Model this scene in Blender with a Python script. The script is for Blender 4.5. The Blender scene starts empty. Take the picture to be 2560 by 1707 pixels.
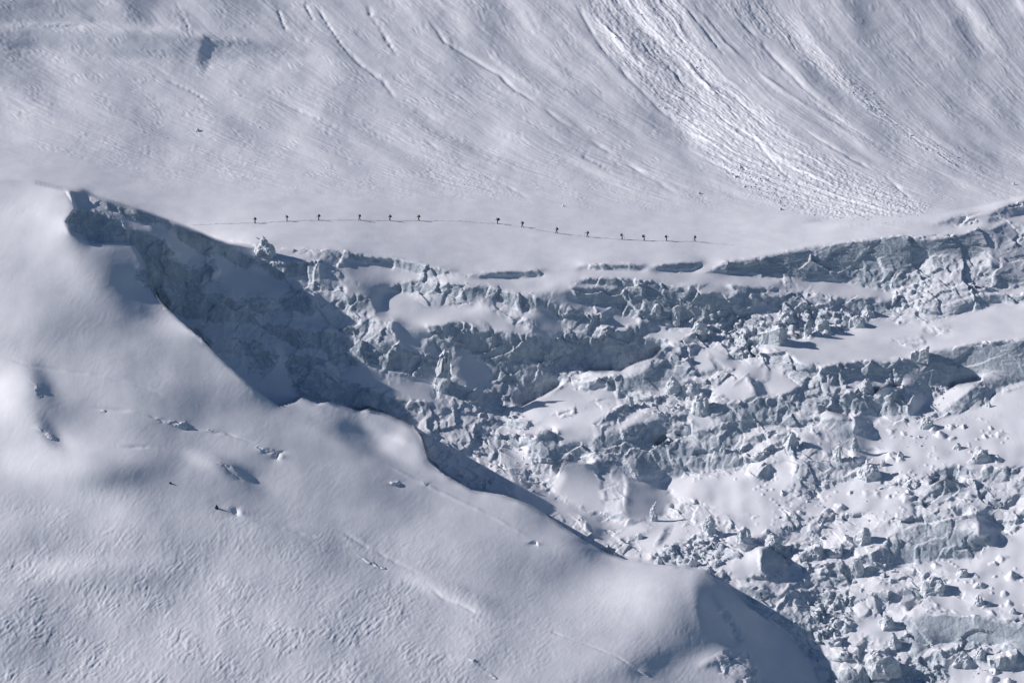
import bpy, bmesh, math, random
import numpy as np
R = math.radians
scene = bpy.context.scene
col = scene.collection

# ------------------------------------------------------------------ camera, sky, sun, exposure
PITCH = 15.0                       # telephoto shot, looking 15 degrees down across the glacier
FPX = 12000.0                      # focal length in photo pixels (2560 wide)
cam_d = bpy.data.cameras.new('camera'); cam = bpy.data.objects.new('camera', cam_d); col.objects.link(cam)
cam_d.sensor_width = 36.0; cam_d.lens = 36.0 * FPX / 2560.0
cam_d.clip_start = 5.0; cam_d.clip_end = 20000.0
cam.location = (0, 0, 0); cam.rotation_euler = (R(90 - PITCH), 0, 0)
scene.camera = cam

SUN = np.array([-0.87, 0.12, 0.46]); SUN /= np.linalg.norm(SUN)
elev = math.asin(SUN[2]); az = math.atan2(SUN[0], SUN[1])
world = bpy.data.worlds.new('World'); scene.world = world; world.use_nodes = True
wn = world.node_tree.nodes; wl = world.node_tree.links
sky = wn.new('ShaderNodeTexSky'); sky.sky_type = 'NISHITA'; sky.sun_disc = False
sky.sun_elevation = elev; sky.sun_rotation = az; sky.altitude = 3000; sky.air_density = 1.0; sky.dust_density = 0.2; sky.ozone_density = 3.0
wn['Background'].inputs['Strength'].default_value = 0.066
wl.new(sky.outputs['Color'], wn['Background'].inputs['Color'])
sd = bpy.data.lights.new('sun', 'SUN'); sd.energy = 4.25; sd.angle = R(0.5); sd.color = (1.0, 0.945, 0.94)
sun = bpy.data.objects.new('sun', sd); col.objects.link(sun)
from mathutils import Vector, Matrix, Euler
sun.rotation_euler = Vector(SUN).to_track_quat('Z', 'Y').to_euler()
sun.location = (-300, 1400, 200)
scene.view_settings.view_transform = 'Standard'; scene.view_settings.look = 'None'
scene.view_settings.exposure = 0.0; scene.view_settings.gamma = 1.0
scene.cycles.max_bounces = 4; scene.cycles.diffuse_bounces = 4

def tag(o, label=None, cat=None, group=None, kind=None):
    if label: o['label'] = label
    if cat: o['category'] = cat
    if group: o['group'] = group
    if kind: o['kind'] = kind
    return o

# ------------------------------------------------------------------ noise
rs = np.random.RandomState(7)
PERM = rs.permutation(4096).astype(np.int64)
RND = rs.rand(4096, 4)
def hsh(*k, seed=0):
    h = PERM[(k[0] + seed * 131) & 4095]
    for q in k[1:]: h = PERM[(h + q) & 4095]
    return h
def n2(x, y, seed=0):
    xi = np.floor(x).astype(np.int64); yi = np.floor(y).astype(np.int64)
    fx = x - xi; fy = y - yi; ux = fx*fx*fx*(fx*(fx*6-15)+10); uy = fy*fy*fy*(fy*(fy*6-15)+10)
    def g(i, j):
        an = RND[hsh(xi+i, yi+j, seed=seed), 0] * 6.2832
        return np.cos(an)*(fx-i) + np.sin(an)*(fy-j)
    a = g(0,0)*(1-ux)+g(1,0)*ux; b = g(0,1)*(1-ux)+g(1,1)*ux
    return (a*(1-uy)+b*uy)*1.6
def n3(x, y, z, seed=0):
    xi = np.floor(x).astype(np.int64); yi = np.floor(y).astype(np.int64); zi = np.floor(z).astype(np.int64)
    fx = x-xi; fy = y-yi; fz = z-zi
    ux = fx*fx*(3-2*fx); uy = fy*fy*(3-2*fy); uz = fz*fz*(3-2*fz)
    r = 0
    for k in (0, 1):
        for j in (0, 1):
            for i in (0, 1):
                h = hsh(xi+i, yi+j, zi+k, seed=seed)
                v = (RND[h,0]*2-1)*(fx-i) + (RND[h,1]*2-1)*(fy-j) + (RND[h,2]*2-1)*(fz-k)
                r = r + v * (ux if i else 1-ux) * (uy if j else 1-uy) * (uz if k else 1-uz)
    return r * 1.8
def vor2(x, y, seed=0):
    xi = np.floor(x).astype(np.int64); yi = np.floor(y).astype(np.int64)
    d1 = np.full(x.shape, 9.0); d2 = np.full(x.shape, 9.0); cid = np.zeros(x.shape, np.int64)
    for j in (-1, 0, 1):
        for i in (-1, 0, 1):
            h = hsh(xi+i, yi+j, seed=seed)
            d = (xi+i+RND[h,0]-x)**2 + (yi+j+RND[h,1]-y)**2
            m = d < d1
            d2 = np.where(m, d1, np.minimum(d2, d)); cid = np.where(m, h, cid); d1 = np.where(m, d, d1)
    return cid, np.sqrt(d1), np.sqrt(d2)
def vor3(x, y, z, seed=0):
    xi = np.floor(x).astype(np.int64); yi = np.floor(y).astype(np.int64); zi = np.floor(z).astype(np.int64)
    d1 = np.full(x.shape, 9.0); cid = np.zeros(x.shape, np.int64)
    for k in (-1, 0, 1):
        for j in (-1, 0, 1):
            for i in (-1, 0, 1):
                h = hsh(xi+i, yi+j, zi+k, seed=seed)
                d = (xi+i+RND[h,0]-x)**2 + (yi+j+RND[h,1]-y)**2 + (zi+k+RND[h,2]-z)**2
                m = d < d1
                cid = np.where(m, h, cid); d1 = np.where(m, d, d1)
    return cid, np.sqrt(d1)
def facet(x, y, z, seed):
    xi = np.floor(x).astype(np.int64); yi = np.floor(y).astype(np.int64); zi = np.floor(z).astype(np.int64)
    d1 = np.full(x.shape, 9.0); out = np.zeros(x.shape)
    for k in (-1, 0, 1):
        for j in (-1, 0, 1):
            for i in (-1, 0, 1):
                h = hsh(xi+i, yi+j, zi+k, seed=seed)
                ax = x-(xi+i+RND[h,0]); ay = y-(yi+j+RND[h,1]); az = z-(zi+k+RND[h,2])
                d = ax*ax+ay*ay+az*az; m = d < d1
                h2 = PERM[h]
                out = np.where(m, ax*(RND[h2,0]-.5)*2 + ay*(RND[h2,1]-.5) + az*(RND[h2,2]-.5)*2 + (RND[h2,3]-.5)*.7, out); d1 = np.where(m, d, d1)
    return out
def sst(x, a, b):
    t = np.clip((x-a)/(b-a), 0, 1); return t*t*(3-2*t)
def blur(m, r):
    r = int(round(r))
    if r < 1: return m
    for _ in range(3):
        for ax in (0, 1):
            p = [(0, 0), (0, 0)]; p[ax] = (r+1, r)
            c = np.cumsum(np.pad(m, p, mode='edge'), axis=ax)
            n = m.shape[ax]
            m = ((c[2*r+1:2*r+1+n] - c[:n]) if ax == 0 else (c[:, 2*r+1:2*r+1+n] - c[:, :n])) / (2*r+1)
    return m

# ------------------------------------------------------------------ survey grid: every node becomes a terrain vertex
ST = 2.5
U1 = np.arange(-320, 2881, ST); V1 = np.arange(-220, 1961, ST)
U, V = np.meshgrid(U1, V1)
H_, W_ = U.shape
CROP = dict(O=(0,0,1), K1=(160,440,.2723), K2=(560,700,.2723), K3=(1280,640,.2723), K4=(1920,480,.2723), K5=(1280,960,.2723),
            K6=(1920,860,.2723), K7=(1920,1280,.2723), K8=(1480,1280,.2723), C1=(0,0,.36565), C2=(850,0,.36565), C3=(1700,0,.36565),
            C4=(0,570,.36565), C5=(850,570,.36565), C6=(1700,570,.36565), C7=(0,1137,.36565), C8=(850,1137,.36565), C9=(1700,1137,.36565))
def pts(crop, s):
    ox, oy, k = CROP[crop]
    return np.array([[ox + k*float(a), oy + k*float(b)] for a, b in (q.split(',') for q in s.split())])
WARPU = 2.5*n2(U/17, V/17, 90) + 1.2*n2(U/7, V/7, 91); WARPV = 2.5*n2(U/17, V/17, 92) + 1.2*n2(U/7, V/7, 93)
def region(p, feather, warp=1.0):
    """soft mask of a traced outline, its edge broken up a little"""
    m = int(feather*3/ST) + 5
    i0 = max(0, int((p[:,0].min()-U1[0])/ST)-m); i1 = min(W_, int((p[:,0].max()-U1[0])/ST)+m+2)
    j0 = max(0, int((p[:,1].min()-V1[0])/ST)-m); j1 = min(H_, int((p[:,1].max()-V1[0])/ST)+m+2)
    if i1 <= i0 or j1 <= j0: return None
    u = U[j0:j1, i0:i1] + WARPU[j0:j1, i0:i1]*warp; v = V[j0:j1, i0:i1] + WARPV[j0:j1, i0:i1]*warp
    ins = np.zeros(u.shape, bool); q = np.roll(p, -1, 0)
    for (x0, y0), (x1, y1) in zip(p, q):
        if y0 == y1: continue
        c = ((y0 > v) != (y1 > v)) & (u < (x1-x0)*(v-y0)/(y1-y0) + x0)
        ins ^= c
    return (slice(j0, j1), slice(i0, i1)), blur(ins.astype(float), feather/ST)

def li(xs, ys, u): return np.interp(u, xs, ys)
TOPB = pts('O', '-320,440 0,453 84,455 157,472 205,476 241,494 314,515 388,541 468,570 527,596 570,610 629,617 760,622 860,627 923,645 1045,664 1142,685 1208,688 1450,688 1786,678 1905,645 2102,610 2248,592 2413,585 2450,570 2560,560 2880,520')
RIDGE = pts('O', '1900,566 2102,553 2212,546 2300,541 2358,537 2431,523 2504,506 2560,494 2880,425')
FLOOR = pts('O', '-320,330 0,370 400,450 800,480 1250,500 1700,555 2000,556 2880,500')
floorV = li(FLOOR[:,0], FLOOR[:,1], U); topB = li(TOPB[:,0], TOPB[:,1], U); ridgeV = li(RIDGE[:,0], RIDGE[:,1], U)

# --- slope field (A: falls to the right, B negative: falls towards the camera)
A = np.zeros(U.shape); B = np.zeros(U.shape); ICE = np.zeros(U.shape); RUB = np.zeros(U.shape); RGH = np.ones(U.shape); STR = np.full(U.shape, .12); SM = np.zeros(U.shape)
# mountain side
LU = 300 + 650*np.exp(-np.maximum(U, -300)/1500.0)
iu = np.interp(U, U1, np.cumsum(ST/(300+650*np.exp(-np.maximum(U1, -300)/1500.0))))
psi = iu + np.log(np.maximum(640-V, 90))
psi = psi + .02*n2(U/90, V/60, 72)
wm = sst(V, floorV-150, floorV+25)
Am = 0.185 + 0.06*n2(U/300, V/200, 1) + .42*n2(psi*7, U/230, 120)*sst(n2(U/260, V/150, 122), -.4, .3) + .15*n2(psi*16, U/140, 121); Bm = -0.34 + 0.06*n2(U/260, V/160, 2) + .10*n2(psi*7, U/200, 123)
A = Am*(1-wm) + 0.0*wm; B = Bm*(1-wm) - 0.03*wm
# glacier below the plateau
inB = sst(V + WARPV, topB-2, topB+2)
c1, f1, f2 = vor2(U/120 + .35*n2(U/60, V/60, 3), V/75 + .35*n2(U/50, V/50, 4), 11)
c2, g1, g2 = vor2(U/48 + .3*n2(U/25, V/25, 5), V/40 + .3*n2(U/25, V/25, 6), 12)
c3, h1, h2 = vor2(U/21 + .3*n2(U/12, V/12, 7), V/19 + .3*n2(U/12, V/12, 8), 13)
ph = V/72 + 1.3*n2(U/170, V/150, 9) + RND[c1, 2]*0.9 + RND[c2, 2]*0.35 + U/420
fr = ph - np.floor(ph)
cl = sst(fr, .50, .56) * (1 - sst(fr, .94, 1.0))
Ac = (1-cl)*(-.10 + .34*(RND[c2,0]-.5)) + cl*(.05 + 1.7*(RND[c2,0]-.5))
Bc = (1-cl)*(-.20 + .3*(RND[c2,1]-.5)) + cl*(-1.9 + 1.6*(RND[c2,1]-.5))
Ac += (.12+.4*cl)*(RND[c3,0]-.5); Bc += (.12+.7*cl)*(RND[c3,1]-.5)
gul = 1 - sst(U + .55*(V-900), 1150, 1330)                    # the shaded trough on the left is smoother
Ag = .48 + .25*n2(U/90, V/60, 14) + .2*(RND[c2,0]-.5); Bg = -.75 + .5*n2(U/80, V/50, 15) + .5*(RND[c2,1]-.5)
A = A*(1-inB) + inB*(Ac*(1-gul) + Ag*gul); B = B*(1-inB) + inB*(Bc*(1-gul) + Bg*gul)
ICE = inB*(cl*(1-gul)*.9 + gul*.14); SM = 1-inB; 
# near snow slope
CP = pts('O', '-400,440 0,453 84,455 157,472 190,524 165,554 180,585 225,609 300,611 334,614 354,650 372,705 398,750 432,785 481,829 509,854 560,904 610,950 642,978 697,1014 737,1004 753,990 790,1008 820,1004 898,1029 920,1020 963,1035 1030,1066 1050,1090 1069,1150 1110,1185 1175,1223 1258,1237 1325,1262 1380,1300 1450,1345 1500,1375 1560,1398 1625,1408 1710,1415 1755,1424 1782,1443 1807,1446 1818,1465 1867,1514 1907,1536 1965,1577 2024,1661 2046,1705 2110,1990 -400,1990')
s_, mC = region(CP, 3, .4)
CM = np.zeros(U.shape); CM[s_] = mC
A0 = -.015 + .11*n2(U/260, V/150, 21) + .07*n2(U/110, V/70, 22); B0 = -.32 + .08*n2(U/260, V/130, 23)
A = A*(1-CM) + A0*CM; B = B*(1-CM) + B0*CM; ICE *= 1-CM; SM = np.maximum(SM, CM)

OBJ = np.zeros(U.shape, int); NAMES = {}
def paint(kind, crop, a, b, s, feather=None, name=None, label=None, ice=None, rg=.75, st=.12):
    global A, B
    f = feather if feather is not None else (2.0 if kind == 'W' else 4.0)
    r = region(pts(crop, s), f, 1.0 if kind in 'WR' else .6)
    if r is None: return
    sl, m = r
    if kind == 'R':
        RUB[sl] = np.maximum(RUB[sl], m); ICE[sl] = ICE[sl]*(1-m) + m*.55; return
    if kind == 'H':
        A[sl] += a*m; B[sl] += b*m; return
    if f == 1.5 or name == 'crevasse': rg = min(rg, .22)
    if kind == 'W':
        pc = pts(crop, s).mean(0)
        if pc[0] > 1300 and pc[1] > 700 and a < .45: a = a - .22
        fa = a + rg*(.85*(RND[c2[sl],0]-.5) + .55*(RND[c3[sl],0]-.5)); RGH[sl] = RGH[sl]*(1-m) + rg*m; STR[sl] = STR[sl]*(1-m) + st*m
        fb = b*(1 + rg*(.45*(RND[c2[sl],1]-.5) + .3*(RND[c3[sl],1]-.5)))
    else:
        fa = a + .10*n2(U[sl]/60, V[sl]/30, 31); fb = b + .10*n2(U[sl]/60, V[sl]/30, 32)
    A[sl] = A[sl]*(1-m) + fa*m; B[sl] = B[sl]*(1-m) + fb*m
    ic = (1.0 if kind == 'W' else 0.0) if ice is None else ice
    ICE[sl] = ICE[sl]*(1-m) + ic*m; RUB[sl] *= 1-m
    SM[sl] = SM[sl]*(1-m) + (0 if kind == 'W' else 1)*m
    if name:
        k = len(NAMES)+1; NAMES[k] = (name, label)
        OBJ[sl] = np.where(m > .5, k, OBJ[sl])
    elif True:
        OBJ[sl] = np.where(m > .5, 0, OBJ[sl])

P_ = paint
# ---- upper left trough
P_('S','K1',.62,-.3,'60,150 100,150 240,200 520,330 640,400 760,430 850,440 1000,520 1230,700 1280,760 1100,800 900,720 840,560 700,520 540,470 430,380 205,310 60,300',8)
P_('S','K1',.75,-.2,'100,135 190,135 260,165 335,212 240,200 150,170')
P_('W','K1',.5,-2.6,'120,318 205,318 340,350 430,385 500,440 535,490 545,600 410,618 240,620 180,570 130,520 120,400',None,'ice_wall','low grey ice wall behind the snow lip near the left edge, below the hill crest',rg=0.55)
P_('W','K1',.6,-2.2,'240,200 330,205 575,275 700,340 850,420 740,440 600,390 500,350 380,300 250,250',None,'ice_wall','thin shaded ice band running just under the crest of the upper left ridge',rg=0.4)
P_('W','K1',.5,-1.9,'550,500 720,520 860,560 950,640 1040,710 950,740 830,750 800,700 680,610 620,610 560,600')
P_('W','K1',.5,-2.6,'1050,540 1150,550 1290,580 1350,620 1380,720 1310,720 1240,690 1150,640 1080,590',None,'ice_wall','small smooth rounded ice face on the shaded ridge left of the snow-filled shelf',rg=0.25)
P_('W','K1',.5,-2.6,'1420,640 1500,640 1640,690 1740,770 1740,850 1680,865 1570,840 1500,760',None,'ice_wall','rounded ice bulge hanging below the lit snow shelf with the cone of ice on it',rg=0.3)
P_('S','K1',-.04,-.16,'1360,610 1510,625 1740,650 1930,650 2050,680 2200,700 2350,780 2180,770 2080,800 2020,750 1860,790 1640,690 1500,640')
P_('W','K1',.35,-2.4,'1740,770 1880,790 2080,800 2350,800 2350,1050 2270,1020 2140,900 1960,980 1900,930 1800,800',None,'ice_wall','fractured ice wall directly below the right end of the lit snow shelf')
P_('S','K1',.55,-.5,'1380,720 1500,800 1680,870 1760,830 1920,930 1960,990 2100,990 1990,1060 1850,1100 1650,1100 1400,960 1300,850',8)
P_('W','K1',.5,-1.6,'650,880 740,850 830,920 920,1050 1000,1180 1000,1260 920,1210 820,1080 700,980 640,940')
P_('W','K1',.45,-1.6,'1100,900 1240,850 1380,780 1420,880 1290,990 1240,1100 1440,1070 1560,1170 1720,1260 1800,1370 1640,1330 1500,1330 1400,1340 1290,1310 1210,1320 1040,1300 1000,1250 1100,1150 1130,1000')
P_('W','K1',.4,-1.8,'1690,1110 1860,1100 1900,1180 1980,1280 1880,1290 1740,1250 1690,1200')
P_('W','K1',.4,-1.8,'1830,1380 2040,1360 2200,1420 2350,1450 2350,1560 1990,1500 1900,1460 1850,1430')
P_('W','K1',.5,-1.4,'1180,1430 1290,1380 1330,1500 1400,1568 1280,1540')
P_('W','K2',.4,-1.9,'520,150 640,40 720,70 790,170 830,330 740,320 640,260 540,270',None,'ice_wall','knobbly round ice outcrop standing out of smooth blue snow in the shaded trough')
P_('W','K2',.35,-2.2,'870,460 1000,500 1100,400 1150,330 1300,340 1450,380 1540,360 1560,560 1600,680 1740,890 1560,880 1420,770 1300,790 1180,800 1080,870 960,740 900,640 850,560',None,'ice_wall','tall pale fluted ice wall in the middle of the shaded trough, above a small snow dome')
P_('W','K2',.4,-1.8,'370,430 440,410 560,420 720,490 850,560 900,640 760,650 600,600 540,520 430,500')
P_('W','K2',.5,-1.6,'180,540 340,560 440,660 400,740 450,800 300,910 180,800 190,680')
P_('S','K2',.5,-.8,'1080,870 1180,800 1300,790 1400,810 1420,900 1500,1000 1300,960 1120,910',6)
P_('S','K2',.38,-.6,'560,600 660,660 600,700 550,800 560,900 650,1020 600,1110 500,1155 320,1030 180,900 350,900 480,790',6)
P_('S','K2',.55,-.6,'1740,900 1900,900 1950,1080 2000,1200 1900,1140 1700,1100 1500,1040 1440,950',8)
P_('W','K2',.35,-1.9,'560,770 620,700 700,690 900,710 950,800 1060,890 1170,930 1330,1000 1490,1060 1640,1110 1760,1110 1930,1150 2000,1250 2200,1330 2350,1400 2350,1568 2000,1568 1850,1420 1760,1350 1450,1220 1240,1190 1000,1110 850,1120 760,1060 660,1020 600,900',None,'ice_wall','long slanting grey ice wall rising behind the row of snow hummocks on the near slope')
P_('S','K2',-.06,-.2,'1000,0 1200,20 1400,90 1640,100 1750,150 1870,230 2100,240 2350,240 2350,560 2200,600 2080,580 2000,520 1900,500 1700,440 1560,370 1450,380 1380,350 1340,160 1240,125 1150,180 1100,50',6)
P_('S','K2',.5,-.35,'1120,60 1400,90 1480,100 1440,230 1520,350 1450,380 1380,340 1340,160 1240,125 1150,180',6)
P_('W','K2',.7,-1.8,'1160,180 1240,125 1330,170 1370,260 1390,360 1320,320 1200,290',None,'ice_wall','dark smooth rounded ice fin beside the lit snow field',rg=0.2)
P_('W','K2',.5,-2,'1000,60 1060,20 1100,60 1130,170 1180,290 1000,240')
P_('S','K2',.6,-.5,'1560,370 1700,440 1900,500 1850,560 1800,650 1640,620 1560,540',4)
P_('W','K2',.3,-2.4,'1600,660 1800,680 1940,720 2040,700 2100,850 2120,1000 1950,1080 1900,900 1740,890')
P_('W','K2',.4,-1.7,'2040,400 2200,390 2350,440 2350,560 2240,550 2140,470',ice=.8)
# ---- ridge pieces left of centre
P_('W','C5',.5,-2.2,'0,155 200,200 400,215 620,275 800,312 640,330 600,345 480,300 250,240 100,215 60,215 0,200',None,'ice_wall','long shaded ice edge dropping from the plateau left of centre',rg=0.4)
P_('S','C5',.5,-.3,'60,215 250,240 480,300 600,345 540,370 320,410 160,400 60,360 20,280')
P_('W','C5',.2,-1.8,'320,410 540,350 700,370 880,400 900,420 700,400 620,450 500,440 400,430')
P_('S','C5',-.08,-.14,'620,335 900,325 1400,300 1800,285 2352,280 2352,400 1800,350 1560,370 1650,440 1450,440 1250,460 1050,400 880,390 700,365',5)
P_('W','C5',.3,-2.5,'980,312 1200,298 1250,300 1390,295 1380,315 1250,318 1000,318',1.5)
P_('W','C5',.3,-4,'1630,265 1700,256 1960,252 2090,258 2060,276 1700,272',1.5,'crevasse','thin dark open crevasse at the plateau edge, left of a second one')
P_('W','C5',.3,-4,'2150,262 2352,247 2352,285 2180,277',1.5)
P_('W','C6',.3,-4,'0,243 150,240 90,285 0,283',1.5)
P_('W','C5',.2,-1.8,'1050,460 1150,440 1280,470 1420,500 1450,560 1300,580 1180,540 1080,490')
# ---- central wall
P_('W','K3',.3,-2.3,'0,380 170,390 330,430 480,480 560,490 700,530 760,560 750,700 620,680 540,700 700,710 800,760 880,740 1000,700 1250,600 1250,720 1500,790 1420,850 1380,900 1290,960 1150,1000 960,1060 700,1050 600,1120 350,1170 260,1260 150,1360 0,1400 -300,1400 -600,1300 -640,1000 -700,800 -780,640 -600,640 -500,680 -300,700 -150,720 0,620',None,'ice_wall','broad central ice cliff of fluted grey ice above the dark hollow in the middle')
P_('S','K3',.45,-.5,'-450,830 -200,1000 -150,1200 -300,1300 -480,1180 -600,1000',10)
P_('S','K3',.5,-.4,'0,470 170,520 200,480 300,460 430,560 560,690 500,700 380,740 200,700 170,570 0,570',5)
P_('S','K3',-.15,-.3,'-320,420 0,590 200,700 480,700 380,760 100,730 -150,680 -400,560',4)
P_('S','K3',.0,-.25,'300,400 480,320 640,320 590,400 700,500 560,490 430,470 340,440')
P_('S','K3',-.03,-.28,'750,490 800,465 900,480 1120,575 1230,565 1180,620 1100,660 980,670 880,590')
P_('W','K3',.35,-2.8,'1080,260 1100,220 1290,240 1510,290 1520,330 1680,470 1780,520 1700,560 1570,560 1480,620 1370,590 1340,540 1270,480 1180,410 1110,410 1110,310',None,'ice_wall','blue-grey ice wall with thin dark horizontal layers, right of centre below the terrace',st=1.2,rg=0.35)
P_('W','K3',.3,-2.9,'560,290 760,290 1070,300 1110,330 1100,430 900,440 700,430 600,380',None,'ice_wall','square-cut grey ice block wall under the terrace, left of the layered blue-grey wall',st=0.5,rg=0.35)
P_('W','K3',.3,-2.5,'650,240 690,205 1070,215 1290,240 1500,290 1060,290 800,260')
P_('S','K3',-.05,-.12,'560,255 800,260 1060,290 1070,300 560,288',2)
P_('W','K3',-.1,-2.3,'1520,290 1700,330 1860,370 1980,380 2100,340 2200,370 2220,500 2130,550 1900,570 1760,590 1600,560 1560,420',None,'ice_wall','light cracked ice wall with a bulging right end above bright rubble',st=0.8)
P_('S','K3',-.04,-.14,'1540,280 1700,265 1950,245 2080,330 1990,380 1850,360 1700,320')
P_('W','K3',.4,-2.2,'1980,260 2250,290 2320,400 2230,400 2080,330')
P_('S','K3',-.08,-.35,'2220,410 2350,430 2350,520 2260,560 2200,500')
P_('W','K3',.4,-1.5,'940,430 1170,410 1280,490 1360,590 1480,620 1250,620 1120,570 980,500')
P_('S','K3',.45,-.3,'1250,620 1480,620 1560,680 1340,660 1260,720')
P_('S','K3',-.2,-.35,'1260,730 1370,670 1500,680 1700,760 1820,770 1810,820 1560,760 1480,790 1330,740',3)
P_('R','K3',0,0,'1560,600 2150,500 2300,600 2250,960 2050,900 1900,800 1800,700')
P_('S','K3',-.15,-.27,'1640,860 1720,830 1900,860 2040,950 2200,980 2350,1000 2350,1180 2250,1170 2120,1080 2000,1040 1900,1060 1740,1070 1700,1080 1620,1000 1640,920')
P_('W','K3',.9,-1.0,'1800,905 1880,970 1950,1040 1900,1030',1.5)
P_('W','K3',.1,-2.0,'1750,1075 2000,1045 2030,1060 1900,1090 1770,1095',1.5)
P_('W','K3',-.25,-2.0,'1390,870 1500,830 1560,880 1600,960 1630,1060 1560,1070 1460,1000 1380,910')
P_('S','K3',-.2,-.4,'1400,850 1500,825 1545,880 1440,890',2)
P_('W','K3',.4,-2.0,'1060,1130 1200,1040 1360,950 1440,960 1540,1080 1560,1180 1420,1180 1400,1230 1240,1260 1080,1200',None,'serac','arched smooth grey serac with a snow lip, behind the bright snow wedge',st=0.5,rg=0.3)
P_('S','K3',-.3,-.35,'1000,1040 1130,990 1290,940 1380,940 1200,1040 1070,1130')
P_('S','K3',-.12,-.25,'600,1090 720,1050 1000,1080 1050,1090 830,1160 700,1160')
P_('W','K3',.15,-1.8,'580,1160 700,1170 850,1110 1060,1100 1080,1260 960,1300 820,1200 690,1240')
P_('S','K3',-.15,-.33,'40,1410 280,1290 400,1220 490,1160 680,1250 800,1180 960,1260 980,1340 760,1340 700,1380 600,1390 420,1450 300,1500 200,1550 100,1500')
P_('S','K3',-.12,-.5,'1840,1200 2000,1170 2160,1100 2240,1290 2100,1350 1970,1350 1920,1270 1850,1320')
P_('W','K3',1.3,-.8,'2160,1100 2350,1220 2430,1280 2250,1290',1.5)
P_('W','K3',.3,-2.4,'1850,1320 1920,1280 1980,1355 2100,1350 2200,1280 2450,1300 2450,1530 2350,1568 2110,1540 2080,1420 1900,1380',None,'serac','teal-tinted ice face directly under the snow tent right of centre',rg=0.4)
# ---- lower middle
P_('S','K5',-.04,-.38,'80,450 300,280 480,290 700,210 920,230 820,330 760,400 780,480 700,540 430,560 380,470 300,410 200,520')
P_('W','K5',.7,-1,'750,380 860,290 960,230 1060,240 1130,290 900,350 800,400',1.5)
P_('W','K5',.3,-2.3,'160,540 300,420 420,450 430,570 640,560 640,650 470,720 400,860 300,880 150,800',None,'serac','jagged ice pillar with a ragged top at the lower tip of the bright snow wedge')
P_('W','K5',.3,-2.3,'780,490 1040,400 1200,290 1450,280 1480,360 1420,430 1330,560 1340,780 1200,850 1150,880 1040,830 1000,700 800,650 770,580',None,'serac','big smooth rounded serac with a curled snow lip and a dark star-shaped crack',rg=0.45)
P_('S','K5',-.12,-.35,'780,480 760,450 900,370 1150,310 1250,270 1450,290 1420,330 1200,330 1040,400')
P_('W','K5',.4,-2.2,'760,690 1000,720 1040,900 1010,1120 1060,1250 870,1220 860,1060 820,900',None,'serac','smooth tapering ice column flaring at its foot beside the dark snow hollow',rg=0.3)
P_('S','K5',.32,-1.0,'400,870 480,710 620,730 770,720 850,1060 860,1200 700,1160 600,1110 360,1000')
P_('H','K5',-.7,0,'360,1000 400,860 480,770 480,860 420,980',4)
P_('S','K5',.6,-.2,'1040,870 1340,840 1500,1050 1400,1200 1280,1270 1050,1260 1010,1130 1050,950',5)
P_('W','K5',-.5,-1.9,'1320,580 1440,490 1600,540 1780,830 1500,850 1440,900 1400,800 1340,780',None,'serac','sunlit crinkled serac with a small snow roof, right of the big rounded one')
P_('W','K5',-.1,-2,'1560,250 1600,220 1800,240 2080,250 2110,340 2090,570 1930,600 1700,560 1560,430',None,'serac','squat serac below the snow tent, its left half draped in snow')
P_('S','K5',-.25,-.8,'1600,220 1760,240 1860,360 1830,430 1700,400 1620,330')
P_('W','K5',-.15,-1.7,'1610,560 1850,600 1960,560 2100,660 2100,780 1900,840 1700,820')
P_('S','K5',-.17,-.36,'1450,850 1680,820 1900,840 2100,800 2350,900 2500,1000 2500,1330 2300,1400 2150,1440 1950,1200 1700,1080 1550,1080 1440,970 1340,930')
P_('S','K5',-.25,-.4,'1100,1420 1250,1320 1450,1220 1700,1300 1740,1360 1560,1420 1400,1500 1230,1560 1130,1480')
P_('W','K5',.9,-1,'1310,1480 1400,1340 1480,1290 1440,1370 1350,1480',1.5,ice=.3)
P_('S','K5',.55,-.25,'0,900 360,1000 580,1110 800,1200 960,1310 830,1350 1000,1470 1200,1550 900,1450 780,1450 640,1240 500,1210 300,1220 0,1030',5)
P_('S','K5',-.1,-.15,'800,1200 1020,1270 1290,1275 1200,1360 1080,1420 940,1320',4)
# ---- right: long wall under the plateau
P_('S','O',-.16,-.12,'1786,676 1810,655 1905,644 1992,624 2102,609 2248,591 2413,584 2450,569 2560,560 2900,520 2900,425 2560,496 2504,508 2431,525 2358,539 2212,548 2102,555 1900,575 1750,640',16)
P_('W','C6',.85,-2.7,'235,290 300,235 560,205 800,150 1100,110 1350,75 1500,62 1560,90 1740,80 1960,40 2060,0 2140,20 2150,130 2110,180 1940,230 1840,190 1660,215 1630,290 1560,300 1480,370 1350,410 1250,385 1150,360 900,355 700,340 500,305',None,'ice_wall','long straight dark blue-grey ice wall under the right end of the plateau',st=1,rg=.18)
P_('S','C6',-.06,-.12,'0,290 240,290 700,345 1050,352 1350,415 1490,450 1480,490 1300,480 1100,470 880,440 700,425 550,415 340,385 0,400',3)
P_('W','C6',.3,-2,'340,395 540,412 600,500 540,490 400,430',1.5)
P_('W','C6',.3,-1.6,'680,362 800,370 880,400 890,445 800,430 750,405',1.5)
P_('W','K4',-.2,-2.4,'730,690 1150,720 1280,780 1200,880 1000,890 750,800')
P_('W','K4',.5,-2.4,'2070,350 2200,270 2320,300 2330,370 2220,510 2100,450',None,'serac','rounded dark ice dome at the right end of the long ice wall',st=0.7,rg=0.25)
P_('W','K4',.8,-2.4,'2070,450 2170,450 2200,520 2350,420 2600,380 2600,840 2350,850 2100,860 2050,750 2060,600',None,'ice_wall','smooth dark ice wall at the right edge beside the bright collapsed rubble',st=0.5,rg=.18)
P_('W','K4',.2,-1.6,'1510,310 1700,240 1900,220 1940,270 1700,320 1640,295',1.5,'crevasse','lens-shaped grey crevasse opening in the bright snow ramp at upper right')
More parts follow.
